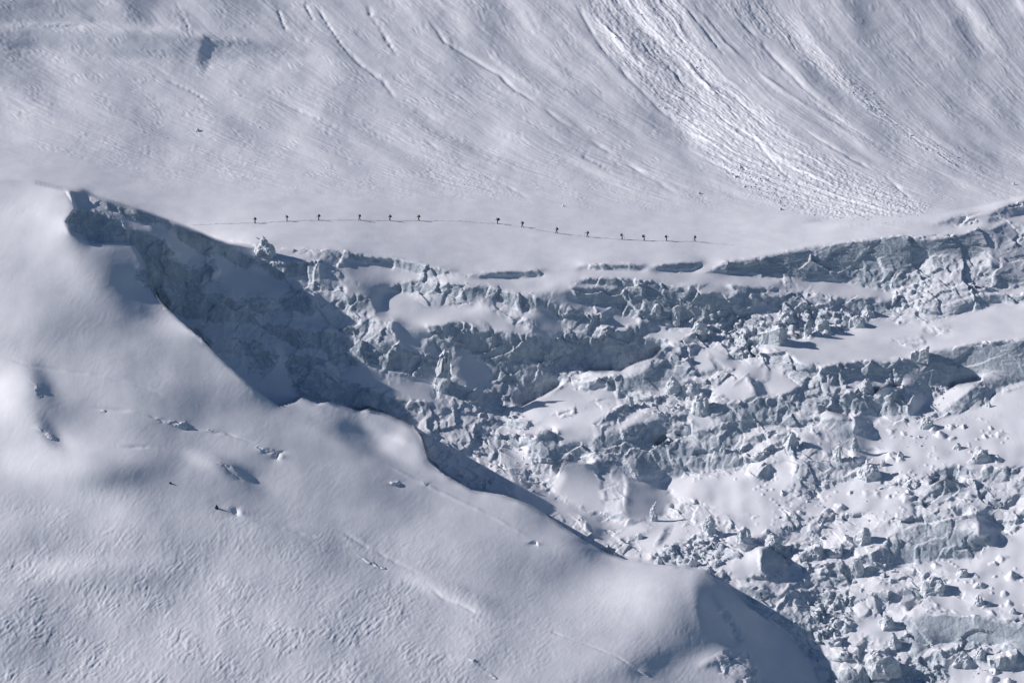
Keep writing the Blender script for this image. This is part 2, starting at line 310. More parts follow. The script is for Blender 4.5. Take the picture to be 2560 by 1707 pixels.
P_('W','K4',.3,-1.8,'2020,200 2110,130 2350,70 2600,20 2600,130 2350,180 2200,230 2050,290 2040,250 2140,200',1.5,'crevasse','double ice-walled crevasse at the top right edge of the glacier')
P_('W','K4',-.45,-1.4,'1380,640 1600,580 1780,660 1980,550 2060,700 2100,920 1850,960 1640,1060 1440,1060 1100,1060 1240,880',None,'ice_wall','bright collapsed heap of broken ice against the right end of the long dark wall')
P_('R','K4',0,0,'1240,880 1380,740 1500,760 1520,900 1440,1060 1300,1060 1180,1000')
P_('W','K4',-.2,-1.7,'0,950 330,1000 480,980 640,1000 780,970 960,1000 1160,1000 1180,960 1230,990 1170,1050 1040,1130 900,1110 750,1100 620,1060 560,1060 400,1080 100,1080 0,1020')
P_('R','K4',0,0,'80,1060 560,1060 900,1100 980,1150 700,1290 340,1350 100,1200')
P_('W','K4',-.1,-2,'1080,1090 1300,1080 1600,1050 1800,990 1950,950 2280,950 2350,1020 2000,1070 1740,1110 1400,1200 1200,1215',None,'ice_wall','narrow sunlit ice step with dark flutes between two snow fields on the right',st=0.6)
P_('S','K4',-.15,-.2,'1080,1080 1500,1050 1900,940 2100,900 2350,870 2700,840 2700,920 2350,940 1960,945 1700,1020 1400,1080',3)
P_('S','K4',-.08,-.17,'340,1350 700,1290 980,1150 1080,1150 1200,1215 1500,1200 1740,1110 2000,1060 2100,990 2350,1040 2700,1040 2700,1300 2350,1360 2000,1380 1700,1430 1500,1480 1310,1520 1000,1520 700,1568 0,1568 0,1380 200,1330',3)
P_('W','K4',.4,-1.4,'1130,1350 1400,1340 1440,1390 1310,1420 1240,1390',1.5)
P_('W','K4',.4,-1.6,'1420,1260 1500,1240 1670,1240 1640,1290 1530,1300',1.5)
P_('H','K4',.4,0,'340,1350 500,1420 700,1530 560,1480 420,1410',3)
P_('S','K6',-.08,-.17,'100,0 1180,0 1160,130 1040,110 880,150 700,165 500,225 300,190 120,110')
P_('W','K6',.55,-2.6,'1140,160 1320,140 1500,80 1800,20 2350,-30 2700,-80 2700,300 2350,330 2070,400 1950,330 1740,400 1700,350 1500,420 1300,420 1200,320',None,'ice_wall','wide blue-grey ice wall with slanting folds at the right edge, halfway down',st=0.6,rg=.18)
P_('W','K6',-.35,-1.9,'0,60 60,40 180,90 300,200 500,230 720,170 880,160 1060,170 1140,200 1190,310 1050,300 900,270 700,280 400,320 280,330 110,220 0,180',None,'ice_wall','pale sunlit ice rim curving round the lower edge of the broad snow field on the right',st=0.5)
P_('S','K6',-.12,-.35,'-40,380 0,200 110,210 200,320 330,370 240,440 0,500')
P_('W','K6',0,-2,'0,500 200,450 400,330 560,320 590,430 660,480 680,640 480,620 200,740 0,720 -300,700 -260,520',None,'serac','greenish fluted serac with vertical grooves left of a snow-topped square pillar')
P_('W','K6',.1,-1.7,'660,450 820,460 960,540 900,620 700,640')
P_('W','K6',.1,-1.9,'900,470 1060,390 1240,410 1330,500 1300,650 1180,700 1080,680 980,580',None,'serac','bulky snow-capped ice block casting a shadow beside the wide blue-grey wall')
P_('S','K6',-.35,-.5,'940,480 1060,385 1240,400 1100,450 990,510',2)
P_('S','K6',.6,-.1,'790,640 1000,640 1180,700 1400,620 1480,500 1340,440 1300,640 1000,700 960,770 760,800',3)  # cast shadow of the capped block, shaped as snow tilted from the sun
P_('S','K6',-.19,-.34,'760,820 1000,740 1400,700 1750,620 2350,350 2700,300 2700,1130 1900,1140 1560,1160 1200,1250 900,1200 840,1130 900,1050 1060,980 850,950')
P_('W','K6',.1,-2,'1640,590 1700,540 1980,330 2070,400 2040,520 1920,580 1650,660',None,'serac','tilted wedge-shaped ice slab with a flat snowy top below the wide wall',rg=0.45)
P_('S','K6',-.4,-.4,'1460,560 1600,430 1740,370 1980,330 1640,570 1600,620',2)
P_('W','K6',.1,-2.4,'480,660 700,680 790,690 760,1010 600,960 480,860',None,'serac','square grey ice pillar with a thin snow roof, standing left of the shadowed snow',rg=0.3)
P_('S','K6',-.2,-.35,'470,650 540,610 700,650 690,690 490,690',2)
P_('S','K6',-.05,-.6,'300,850 340,770 480,860 620,960 560,980 320,900')
P_('W','K6',.2,-2,'180,980 300,950 560,1000 800,1070 800,1130 720,1170 440,1200 260,1110')
P_('S','K6',.6,0,'770,970 1000,980 1060,980 900,1050 820,1110 800,1050',3)
P_('W','K6',.3,-1.8,'240,1130 440,1180 460,1400 320,1440 200,1350')
P_('S','K6',-.25,-.4,'0,1060 180,1040 250,1120 200,1350 0,1450')
P_('W','K6',-.3,-1.7,'460,1210 560,1150 700,1170 680,1260 480,1320')
P_('S','K6',-.2,-.36,'450,1400 700,1260 900,1210 1060,1300 1300,1330 1340,1568 60,1568 400,1450')
P_('W','K6',.4,-2,'1480,1340 1540,1240 1640,1215 1800,1290 1950,1350 1940,1440 1820,1390 1560,1370',None,'serac','dark gabled serac with a sunlit left flank near the right edge, lower down',rg=0.4)
P_('W','K6',-.6,-2,'1330,1340 1480,1280 1500,1568 1350,1568')
P_('W','K6',.1,-1.5,'1560,1160 1760,1120 1960,1190 2180,1130 2260,1220 2000,1260 1700,1240')
# ---- lower right
P_('W','K7',.25,-2.1,'900,470 1180,110 1500,100 1900,0 2060,80 1900,420 1640,410 1400,450 1200,500 1040,520',None,'ice_wall','large wedge-shaped ice face rising from left to right in the lower right of the icefall',rg=0.55)
P_('S','K7',-.2,-.3,'680,260 1000,180 1190,100 1200,130 1000,340 900,320 700,300')
P_('S','K7',.6,.0,'1900,20 2100,100 2220,210 2050,220 1920,230',3)  # shadow spilling off the wedge face, built in by tilting the snow
P_('S','K7',-.2,-.33,'1200,500 1640,420 1920,420 2060,240 2220,210 2350,150 2700,100 2700,1100 2350,1000 2000,830 1760,740 1640,700 1660,560 1380,560')
P_('W','K7',.25,-2.6,'1270,920 1500,890 1520,950 1690,920 1980,1000 2200,1000 2350,1050 2700,1150 2700,1450 2350,1400 2220,1220 1900,1200 1750,1180 1520,1190 1380,1300 1350,1300',None,'ice_wall','row of blocky upright grey ice faces with vertical cracks near the bottom right corner',rg=.18)
P_('W','K7',-.95,-2,'1270,920 1330,930 1360,1290 1300,1330',1.5)
P_('S','K7',-.1,-.3,'1280,910 1400,850 1480,760 1640,730 1900,830 2350,1040 2200,990 1960,980 1690,900 1500,890')
P_('S','K7',-.15,-.45,'830,940 1000,940 1140,1040 1200,1050 1090,1190 900,1130 780,1090')
P_('S','K7',-.1,-.3,'830,670 1200,640 1320,640 1380,680 1300,700 1100,740 1040,720 900,700')
P_('W','K7',.5,-1.8,'1180,760 1300,690 1380,760 1370,880 1330,900 1200,860')
P_('R','K7',0,0,'480,700 720,700 800,1050 560,1200 380,1190 400,1000 300,900')
P_('R','K7',0,0,'1350,1330 1640,1400 1640,1568 1640,1800 1200,1800 1300,1568')
P_('S','K7',-.2,-.35,'1640,1380 1800,1360 2350,1420 2700,1450 2700,1900 1640,1900',4)
P_('R','K8',0,0,'530,420 820,280 1250,200 1240,440 1160,500 700,490')
P_('S','K8',-.3,-.5,'1250,500 1400,380 1540,320 1560,560 1400,620 1280,620')
P_('W','K8',1.1,-1.0,'1540,320 1620,320 1740,400 1810,520 1835,655 1640,630 1560,540',None,'serac','smooth half-dome of dark ice with a snow-covered left side in the lower middle',rg=0.12)
P_('S','K8',1.0,-.6,'935,640 1010,545 1200,620 1420,860 1780,1090 1950,1350 2080,1568 2300,1800 1520,1800 1520,1568 1430,1280 1300,1250 1100,1100 1000,960',9)
P_('W','K8',.5,-.9,'1100,750 1200,850 1300,1000 1400,1150 1330,1180 1200,950',6,ice=.6)
P_('W','K8',1.1,-.7,'1000,1400 1240,1290 1430,1280 1500,1400 1540,1568 1540,1700 1300,1700 1300,1568 1150,1420',4,ice=.6)
P_('W','K8',.35,-1.8,'1350,680 1600,690 1650,760 1850,780 1850,850 1560,880 1430,800',None)
P_('W','K8',.35,-2,'1580,920 1840,900 1980,1000 2000,1150 1900,1200 1760,1080')
r_ = region(pts('O', '345,625 470,600 560,640 660,700 700,740 810,790 900,800 985,800 1010,860 1075,870 1130,930 1200,960 1250,1030 1270,1100 1330,1200 1420,1290 1290,1250 1190,1215 1064,1160 1030,1070 900,1010 650,980 480,830 380,740'), 8)
Am_ = A[r_[0]]; A[r_[0]] = Am_*(1-r_[1]) + r_[1]*(.62 + .55*(np.maximum(Am_, -.4)-.40))
P_('H','O',.22,0,'-300,440 0,456 84,458 160,476 200,520 120,496 0,486 -300,480',4)

# ---- near slope: soft hollows and bulges
def blob(u, v, ru, rv, rot, da, db=0.0):
    c, s = math.cos(R(rot)), math.sin(R(rot))
    x = ((U-u)*c + (V-v)*s)/ru; y = (-(U-u)*s + (V-v)*c)/rv
    g = np.exp(-(x*x+y*y)); A[:] += 2.4*da*g*np.maximum(CM, SM*.0+(V < topB)); B[:] += db*g*(V > 0)*0 + 0
BL = '''70,560,110,60,0,-.10
160,575,60,30,0,-.2
330,690,75,130,-25,.3
240,640,80,40,10,.12
440,870,120,90,35,.05
460,822,70,16,25,-.10
150,760,160,80,20,.08
40,1000,90,60,10,-.2
100,955,26,50,-35,.24
130,1095,18,50,-35,.24
110,1170,170,40,5,-.28
300,1150,60,25,10,-.1
330,1180,70,60,-10,.05
420,1150,70,40,-10,.10
590,1185,60,14,28,.35
310,1260,180,26,5,-.12
60,1255,130,40,5,.14
120,1430,110,22,-3,-.18
80,1490,110,30,10,.12
500,1460,120,35,10,-.12
480,1400,80,50,0,.08
740,1340,160,20,20,.14
850,1290,160,25,22,-.05
1120,1495,90,12,22,-.2
1600,1490,110,80,0,-.22
1640,1650,170,40,-10,.32
60,1650,140,50,0,.12
900,1600,200,60,5,-.07
1050,1300,250,60,30,.02
1250,1430,200,60,25,.0
1480,1380,70,16,22,.4
900,1115,110,14,25,.5
1010,1050,60,14,28,.5
880,1050,50,18,20,.12
980,1095,70,9,15,-.25
820,1020,60,20,15,.05
1560,1330,60,20,10,.2'''
for l in BL.split('\n'):
    blob(*[float(q) for q in l.split(',')])
for a_, s_p in ((.35,'970,1310 1100,1300 1300,1400 1480,1530 1300,1540 1100,1430'), (.4,'1240,1225 1400,1235 1640,1360 1500,1395 1380,1330'), (-.3,'1180,1335 1480,1390 1850,1365 1700,1450 1680,1510 1500,1540 1300,1400'),
                (-.35,'1290,1182 1480,1228 1780,1360 1640,1362 1450,1260'), (.3,'950,1125 1240,1215 1250,1290 1100,1200'), (-.3,'640,1120 700,1075 760,1110 900,1140 850,1220 700,1180'), (.35,'1630,1410 1740,1395 1700,1500 1660,1470')):
    P_('H','K2',a_*.75,0,s_p,4)
# small openings in the near snow
for cr, s in (('C4','1065,1300 1100,1303 1135,1325 1110,1332'), ('C4','1130,1320 1200,1318 1215,1340 1270,1322 1282,1365 1250,1372 1190,1345'),
              ('C4','1400,1380 1450,1385 1540,1398 1450,1395'), ('C4','680,1238 730,1240 720,1250'), ('C4','200,1040 250,1080 290,1150 270,1180 240,1110'),
              ('C4','240,1355 300,1375 370,1440 350,1445 290,1395'), ('C4','1760,1500 1830,1520 1960,1535 1870,1545 1800,1540'),
              ('C7','1555,355 1600,370 1625,425 1590,410'), ('C7','1855,0 1905,-5 1900,45 1870,30'), ('C8','345,185 412,190 400,212 360,205'),
              ('C8','575,195 610,200 600,215'), ('C8','1285,588 1335,592 1340,612 1300,605'), ('C8','880,1395 940,1415 1080,1530 1060,1530 920,1430'),
              ('C7','1480,60 1560,90 1680,170 1640,170 1560,120'), ('C8','120,680 160,700 300,770 320,785 180,730'), ('C8','2050,1470 2110,1510 2060,1500'),
              ('C1','190,152 240,165 300,170 540,160 545,180 380,187 240,180')):
    P_('W', cr, 1.1, -1.6, s, 1.2, ice=.35)
P_('H','C8',-1.4,0,'1335,590 1352,600 1350,622 1338,612',1)
P_('H','C7',-1.4,0,'1605,370 1650,395 1640,425 1622,415',2)
P_('H','C7',-1.4,0,'1900,0 1925,10 1905,45 1895,40',1)
# mountain: cornice shadow put in as tilted slope, dim and bright folds
P_('S','C1',.2,-.95,'-300,0 560,0 600,60 520,100 640,160 200,172 -300,165',5)
P_('S','C1',-.15,-.02,'-300,168 560,178 1100,218 1380,236 1900,292 2100,330 1700,235 1300,190 700,150 200,160',5)
P_('S','C1',.25,-.85,'-300,190 600,203 1200,243 1400,262 1900,312 2100,370 1900,430 1500,420 1380,450 1000,390 700,390 400,340 -300,290',4)
P_('S','C1',.03,-.3,'1450,300 1900,380 2352,470 2352,560 1500,520 1440,420',16)
P_('H','C1',.55,0,'1385,236 1436,270 1405,285',1.2)
P_('H','C1',.36,0,'1390,285 1525,352 1412,342 1422,400 1405,505 1335,430 1360,320',2.2)
for cr, a, s, f in (('C1',.14,'0,340 300,380 700,560 1000,640 600,620 200,460 0,430',14),
                 ('C1',.12,'0,520 300,560 600,720 300,700 0,600',14), ('C1',.2,'1450,290 1900,330 2100,380 1900,420 1500,400',9), ('C1',-.14,'1650,160 2352,200 2352,330 1900,290',16),
                 ('C1',.14,'620,0 1600,0 2352,60 2352,120 1800,120 1200,110 800,70',16), ('C3',.22,'1900,0 2150,0 2352,120 2352,260 2150,120',14), ('C3',-.5,'2180,0 2352,0 2352,90',8),
                 ('C3',-.12,'0,350 300,620 600,900 1000,1150 1500,1400 1100,1500 700,1350 400,1050 0,650',14), ('C3',.1,'900,0 1500,0 1700,300 2352,700 2352,1200 1500,800 1100,400',20)):
    P_('H', cr, a, 0, s, f)
P_('H','O',-.10,0,'1430,-220 1462,0 1500,95 1570,185 1640,250 1700,330 1790,420 1860,470 1960,515 2100,550 2240,548 2330,530 2290,500 2150,430 2010,360 1890,260 1800,190 1720,60 1700,-220',10)

# ------------------------------------------------------------------ occlusion steps (ground dropping away behind a crest)
cp_, sp_ = math.cos(R(PITCH)), math.sin(R(PITCH))
nl = np.sqrt(A*A + B*B + 1); nx, ny, nz = A/nl, B/nl, 1/nl
# camera axes: x right, y up, z back ; world up in camera = (0, cp, sp) ; world forward = (0, -sp, -cp)... built explicitly
ncx = nx; ncy = ny*sp_ + nz*cp_; ncz = -ny*cp_ + nz*sp_
rx = (U-1280)/FPX; ry = -(V-853.5)/FPX
dot = ncx*rx + ncy*ry - ncz
dot = np.minimum(dot, -0.10)
GU = -(ncx/FPX)/dot*ST; GV = -(-ncy/FPX)/dot*ST
def step(crop, s, metres, w=1.7):
    p = pts(crop, s); m_ = 14
    lst = isinstance(metres, list); m0, m1 = (0, 0) if lst else metres if isinstance(metres, tuple) else (metres, metres)
    ml = metres if lst else [0]*len(p)
    assert len(ml) == len(p), (len(ml), len(p))
    j0 = max(0, int((p[:,1].min()-V1[0]-m_)/ST)); j1 = int((p[:,1].max()-V1[0]+m_)/ST)+1; i0 = max(0, int((p[:,0].min()-U1[0]-m_)/ST)); i1 = int((p[:,0].max()-U1[0]+m_)/ST)+1
    sl = (slice(j0, j1), slice(i0, i1)); u = U[sl]; v = V[sl]; bd = np.full(u.shape, 1e9); bs = np.zeros(u.shape); ba = np.zeros(u.shape); bx = np.zeros(u.shape); by = np.zeros(u.shape); px_ = np.zeros(u.shape); py_ = np.zeros(u.shape); bm_ = np.zeros(u.shape)
    acc = 0; tot = sum(math.hypot(*(p[k+1]-p[k])) for k in range(len(p)-1))
    for (x0, y0), (x1, y1), q0, q1 in zip(p[:-1], p[1:], ml[:-1], ml[1:]):
        L = math.hypot(x1-x0, y1-y0); tx, ty = (x1-x0)/L, (y1-y0)/L
        al = np.clip((u-x0)*tx+(v-y0)*ty, 0, L); dx = u-x0-al*tx; dy = v-y0-al*ty; d = np.hypot(dx, dy); m = d < bd
        bd = np.where(m, d, bd); ba = np.where(m, (acc+al)/tot, ba); bx = np.where(m, ty, bx); by = np.where(m, -tx, by); px_ = np.where(m, x0+al*tx, px_); py_ = np.where(m, y0+al*ty, py_); bm_ = np.where(m, q0+(q1-q0)*al/L, bm_); acc += L
    sg = bd*np.where((u-px_)*bx + (v-py_)*by >= 0, 1, -1)
    S_ = (bm_ if lst else (m0+(m1-m0)*ba)*sst(np.minimum(ba, 1-ba)*tot, 0, min(70, tot*.2)))/1400.0*sst(sg, -w, w)
    nr = bd < 9
    dU = np.zeros(S_.shape); dV = np.zeros(S_.shape)
    dU[:, :-1] = (S_[:, 1:]-S_[:, :-1])*(nr[:, 1:] & nr[:, :-1]); dV[:-1] = (S_[1:]-S_[:-1])*(nr[1:] & nr[:-1])
    GU[sl] += dU; GV[sl] += dV
step('O', '-900,430 -320,440 0,453 84,455 157,472 173,474 175,474 205,476 241,494 314,515 388,541 468,570 527,596 570,610 640,618', [66,66,66,66,66,66,66,65,63,60,55,46,34,22,0])
step('O', '174,474 190,524 167,556 182,585 225,609 300,611 334,614 354,650 372,705 398,750 432,785 481,829 509,854 560,904 610,950 642,978 697,1014 737,1004 753,992 790,1008 820,1004 898,1029 920,1022 963,1035 1030,1066 1050,1090 1069,1150 1110,1185 1175,1223 1258,1237 1325,1262 1380,1300 1450,1345 1500,1375 1560,1398 1625,1408 1710,1415 1755,1424 1782,1443 1818,1465 1867,1514 1920,1550',
     [0,3,6,8,8,8,8,12,17,22,26,30,30,30,30,30,30,30,30,29,28,27,27,26,26,25,24,23,22,21,20,19,17,16,14,13,12,11,10,9,8,0])
step('O', '2000,560 2102,554 2212,547 2300,542 2358,538 2431,524 2504,507 2560,495 2880,426 3600,300', (3, 34))
step('O', '2390,570 2420,545 2520,510 2560,505', 4)
step('K5', '160,540 300,420 420,450', 6)
step('K5', '400,870 480,710 620,730 770,720', 6)
step('K3', '600,1090 720,1050 1000,1060 1130,990 1290,940 1400,830 1500,830', 10)
step('K3', '40,1410 280,1290 490,1160', 8)
step('K5', '1320,580 1440,490', 6)
step('K6', '1640,430 1740,370 1980,330', 8)
step('K6', '1480,1300 1640,1215 1800,1290', 7)
step('K6', '940,480 1060,385 1240,400', 7)
step('K6', '470,650 540,610 790,690', 6)
step('K8', '1400,380 1540,320 1620,320 1740,400 1810,520', 8)
step('K7', '1270,920 1400,850 1480,760', 6)
step('K7', '1180,110 1500,100 1900,0', 5)

# ------------------------------------------------------------------ integrate the slopes into a surface (Poisson, cosine basis)
div = np.zeros(U.shape); WU = 3.0
div[:, :-1] += WU*GU[:, :-1]; div[:, 1:] -= WU*GU[:, :-1]
div[:-1, :] += GV[:-1, :]; div[1:, :] -= GV[:-1, :]
def mirror(a): return np.concatenate([np.concatenate([a, a[:, ::-1]], 1), np.concatenate([a[::-1], a[::-1, ::-1]], 1)], 0)
F = np.fft.rfft2(mirror(div))
ky = np.arange(2*H_); kx = np.arange(W_+1)
lam = (2*np.cos(np.pi*ky/H_)-2)[:, None] + WU*(2*np.cos(np.pi*kx/W_)-2)[None, :]
lam[0, 0] = 1.0
S = F/lam; S[0, 0] = 0
LT = np.fft.irfft2(S, s=(2*H_, 2*W_))[:H_, :W_]
def gi(u, v):
    i = int(round((u-U1[0])/ST)); j = int(round((v-V1[0])/ST)); return j, i
LT = LT - LT[gi(1150, 556)] + math.log(1500.0)
T = np.exp(LT)
PX = T*rx; cy = T*ry; PY = T*cp_ + cy*sp_; PZ = -T*sp_ + cy*cp_
Pos = np.stack([PX, PY, PZ], -1)
def normals(Pm):
    du = np.gradient(Pm, axis=1); dv = np.gradient(Pm, axis=0)
    n = np.cross(dv, du); n /= np.linalg.norm(n, axis=-1, keepdims=True) + 1e-9
    s = np.sign((n*Pm).sum(-1, keepdims=True)); return n * np.where(s > 0, -1, 1)
Nm = normals(Pos)

# ------------------------------------------------------------------ relief detail, measured in metres on the real surface
X, Y, Z = Pos[..., 0], Pos[..., 1], Pos[..., 2]
disp = np.zeros(U.shape)
# snow everywhere
disp += SM*(.22*n3(X/14, Y/18, Z/14, 41) + .05*n3(X/4.5, Y/6, Z/4.5, 42) + .008*n3(X/1.6, Y/2.4, Z/1.6, 43))
# ice relief
icem = np.clip(ICE + .35*inB*(1-SM)*(1-CM), 0, 1)
sel = icem > .03
x, y, z = X[sel], Y[sel], Z[sel]
wx = x + 1.2*n3(x/5, y/5, z/5, 44); wz = z + 1.2*n3(x/5, y/5, z/5, 45)
r1 = 1-np.abs(n3(wx/6, y/9, wz/8, 46))*2; r2 = 1-np.abs(n3(wx/2.3, y/4, wz/3.5, 47))*2; r3 = n3(wx/.9, y/1.6, wz/1.1, 48)
st_ = n3(wx/30, y/30, (wz + .12*wx)/.55, 50) + .6*n3(wx/20, y/30, (wz + .12*wx)/.28, 51)
rg_ = .04+.95*RGH[sel]
f0 = facet(wx/13, y/18, wz/9, 142); f1 = facet(wx/6.5, y/9, wz/6, 140); f2 = facet(wx/2.6, y/4.2, wz/2.6, 141)
disp[sel] += icem[sel]*(.75*f0 + rg_*((.55+.45*RGH[sel])*1.15*f1 + .36*f2 + .16*r1 + .10*r2 + .05*r3) + .13*STR[sel]*st_ + (1-np.minimum(STR[sel],1))*.22*n3(x/1.3, y/2.5, z/7, 54)*rg_)
# rubble
sel = RUB > .03
x, y, z = X[sel], Y[sel], Z[sel]
i1_, e1 = vor3(x/2.4, y/3, z/2.0, 52); i2_, e2 = vor3(x/1.0, y/1.4, z/.9, 53)
disp[sel] += RUB[sel]*((.9-e1)*1.5*(.4+RND[i1_,3]) + (.9-e2)*.55*(.3+RND[i2_,3]) - .8)
# half-buried lumps on the bright lower right snow
lump = SM*(1-CM)*inB*sst(U, 1650, 1800)*sst(V, 1020, 1100)
sel = lump > .03
x, y = X[sel], Y[sel]
cl_, l1, _ = vor2(x/3.6 + .25*n2(x/2, y/2, 60), y/5.0, 61)
disp[sel] += lump[sel]*np.maximum(0, .42*RND[cl_,1]+.1-l1)*3.2*(RND[cl_,3] > .62)*(.3+RND[cl_,2])*sst(n2(x/16, y/22, 115), -.2, .3)
cl_, l1, _ = vor2(x/1.5, y/2.2, 62)
disp[sel] += lump[sel]*(np.maximum(0, .40-l1)*.9*(RND[cl_,3] > .7)*sst(n2(x/12, y/16, 116), -.1, .4) + .28*n2(x/5, y/8, 117) + .45*n2(x/11, y/15, 118))
# wind-carved snow on the near slope
sas = CM*sst(V - .12*U, 1080, 1500)*(1-sst(U, 900, 1500)*.75)
patch = .42 + .58*sst(n2(U/130, V/70, 63) + .5*n2(U/45, V/28, 163), -.3, .5)
a_ = R(-28); xr = X*math.cos(a_)+Y*math.sin(a_); yr = -X*math.sin(a_)+Y*math.cos(a_)
s1 = n2(xr/1.5 + .8*n2(X/4, Y/7, 64), yr/13, 65)*sst(n2(X/5, Y/9, 166), -.35, .3); s2 = n2(xr/.7, yr/4 + n2(X/2, Y/3, 66), 67); s3 = n2(X/1.3, Y/3.4, 68)
disp += sas*patch*(.26*np.minimum(np.abs(s1)*1.7, .45) + .075*s2 + .09*np.maximum(s3, -.05) + .06*n2(X/.8, Y/1.6, 167))
# finer wind ripple elsewhere on the near slope
s4 = n2(xr/1.1 + n2(X/3, Y/5, 69), yr/5, 70)
disp += CM*(1-sas)*.018*s4*sst(n2(U/140, V/90, 71), -.3, .3)
# mountain: streaks following the fall line
onM = (1-sst(V, floorV-40, floorV+40))*(1-inB)
k1 = n2(psi*17 + .5*n2(U/60, V/40, 100), U/200, 73); k2 = n2(psi*48, U/75, 74); k3 = n2(psi*110, U/40, 75); onM = onM*(1-sst(V, 490, 545))
pm = .3+.7*sst(n2(U/170, V/90, 76), -.3, .35)
fbm = n2(U/46+psi*3, V/30, 101) + .6*n2(U/19, V/13, 102) + .4*n2(U/9, V/7, 103)
st1 = sst(n2(psi*7, U/330, 104), -.2, .5)
disp += onM*(.14*k1*st1*pm + .06*k2*pm + .03*k3*pm + .055*fbm*(.3+.7*pm) + .055*n2(psi*34, U/110, 150)*sst(n2(psi*9, U/200, 151), -.2, .35) + .04*n2(psi*80, U/45, 152)*sst(n2(psi*12, U/150, 153), -.1, .35))
small = n2(psi*70, U/12, 77)*sst(n2(U/80 + psi*4, V/30, 78), .12, .4)
disp += onM*.10*small
onP = sst(V, floorV-120, floorV-30)*(1-sst(V, floorV+30, floorV+70))*(1-inB)
k5 = .6*n2(U/60, (V-.12*U)/5, 79)*sst(n2(U/130, V/24, 80), .0, .35)
disp += onP*.10*k5
for u_, v_, ru, rv, rot, h_ in ((190,1172,150,42,4,3.2),(85,585,105,70,0,1.8),(55,1000,85,55,10,2.4),(465,838,85,24,12,1.4),(1590,1500,130,75,0,2.6),(545,1160,70,20,18,1.4),
        (240,1440,210,38,0,1.6),(800,1190,180,40,14,1.4),(1130,1478,105,22,18,1.3),(60,1330,140,40,0,1.2),(620,1330,150,40,8,1.3),(330,960,160,40,12,1.4),(700,1600,220,50,6,1.5),(1200,1380,160,40,16,1.2),(130,780,120,60,10,1.5)):
    c_, s_r = math.cos(R(rot)), math.sin(R(rot)); xx = ((U-u_)*c_+(V-v_)*s_r)/ru; yy = (-(U-u_)*s_r+(V-v_)*c_)/rv
    disp += .62*h_*np.exp(-(xx*xx+yy*yy)**1.25)*CM
# avalanche debris
DEB = np.zeros(U.shape)
for cr, s, amt, f in (('O','1430,-220 1462,0 1500,95 1570,185 1640,250 1700,330 1790,420 1860,470 1960,515 2100,550 2240,548 2330,530 2290,500 2150,430 2010,360 1890,260 1800,190 1720,60 1700,-220',1,10),
               ('C3','150,0 600,0 1000,350 1250,600 1500,850 1900,1080 2150,1220 2000,1200 1700,1080 1400,850 1000,560 700,300',.8,8),
               ('C3','800,560 1100,820 1500,1080 1800,1220 1600,1180 1200,950 900,760',.6,6), ('C1','1400,780 1800,820 2000,900 1700,860',.3,4), ('C1','1880,660 2352,900 2352,940 2000,740',.4,4),
               ('C2','550,930 800,1090 900,1150 1300,1360 1000,1330 700,1290 560,1200',.35,6), ('C2','700,0 1000,0 1100,110 850,60',.5,10)):
    r = region(pts(cr, s), f, 3)
    DEB[r[0]] = np.maximum(DEB[r[0]], amt*r[1])
ci, e1, e2 = vor2(U/6.5, V/5.5, 81); cj, e3, _ = vor2(U/3.6+psi, V/3.2, 82)
kk = n2(psi*60, U/110, 83); kb = n2(psi*22, U/300, 84)
chunk = sst(n2(psi*18, U/90, 85), -.25, .35)
dn = n2(U/11 + psi*9, V/9, 110) + .7*n2(U/5 + psi*9, V/4.5, 111)
disp += DEB*((.75-e1)*.07*RND[ci,3]*(.35+.65*chunk) + (.7-e3)*.07 + .10*dn + .20*n2(psi*62, U/26, 130)*(.4+.6*chunk) + .13*n2(psi*120, U/13, 131) + .12*kk*sst(n2(psi*9, U/70, 112), -.1, .4) + .32*kb*(.5+.5*chunk))
# grooves on the mountain and the beaten trail
def groove(crop, s, w, depth, lip=0.0):
    p = pts(crop, s); best = np.full(U.shape, 1e9)
    j0 = max(0, int((p[:,1].min()-V1[0]-30)/ST)); j1 = int((p[:,1].max()-V1[0]+30)/ST); i0 = max(0, int((p[:,0].min()-U1[0]-30)/ST)); i1 = int((p[:,0].max()-U1[0]+30)/ST)
    sl = (slice(j0, j1), slice(i0, i1)); u = U[sl]; v = V[sl]; bd = np.full(u.shape, 1e9); bs = np.zeros(u.shape); ba = np.zeros(u.shape)
    acc = 0; tot = sum(math.hypot(*(p[k+1]-p[k])) for k in range(len(p)-1))
    for (x0, y0), (x1, y1) in zip(p[:-1], p[1:]):
        L = math.hypot(x1-x0, y1-y0); tx, ty = (x1-x0)/L, (y1-y0)/L
        al = np.clip((u-x0)*tx+(v-y0)*ty, 0, L); dx = u-x0-al*tx; dy = v-y0-al*ty; d = np.hypot(dx, dy)
        m = d < bd; bd = np.where(m, d, bd); bs = np.where(m, (u-x0)*ty-(v-y0)*tx, bs); ba = np.where(m, (acc+al)/tot, ba); acc += L
    tp = np.minimum(1, np.minimum(ba, 1-ba)*6) * (.6+.4*n2(ba*14, ba*0+.5, int(w*7)+3))
    tp = tp*sst(n2(u/60, v/60, int(abs(p[0,0]))+5), -.75, .1)*.6
    disp[sl] += tp*(-depth*np.exp(-(bs/w)**2)*(bd < 3*w+8) + lip*.25*np.exp(-((bs-2.2*w)/(1.5*w))**2)*(bd < 5*w+8))
groove('O','1055,29 1099,84 1113,106 1205,161 1249,188 1289,227 1347,256 1398,300 1472,347 1530,384 1581,417 1654,461 1720,500',5,1.3,.5)
groove('C2','190,30 215,120 280,210 400,390',6,1.0,.3)
groove('C2','0,300 60,360 130,430 300,560 430,740',5,1.1,.3)
groove('C3','0,0 150,180 300,380 400,500',4,1.0,.4)
groove('C3','80,10 300,300 560,520 900,750 1300,1020',5,-1.1,-.3)
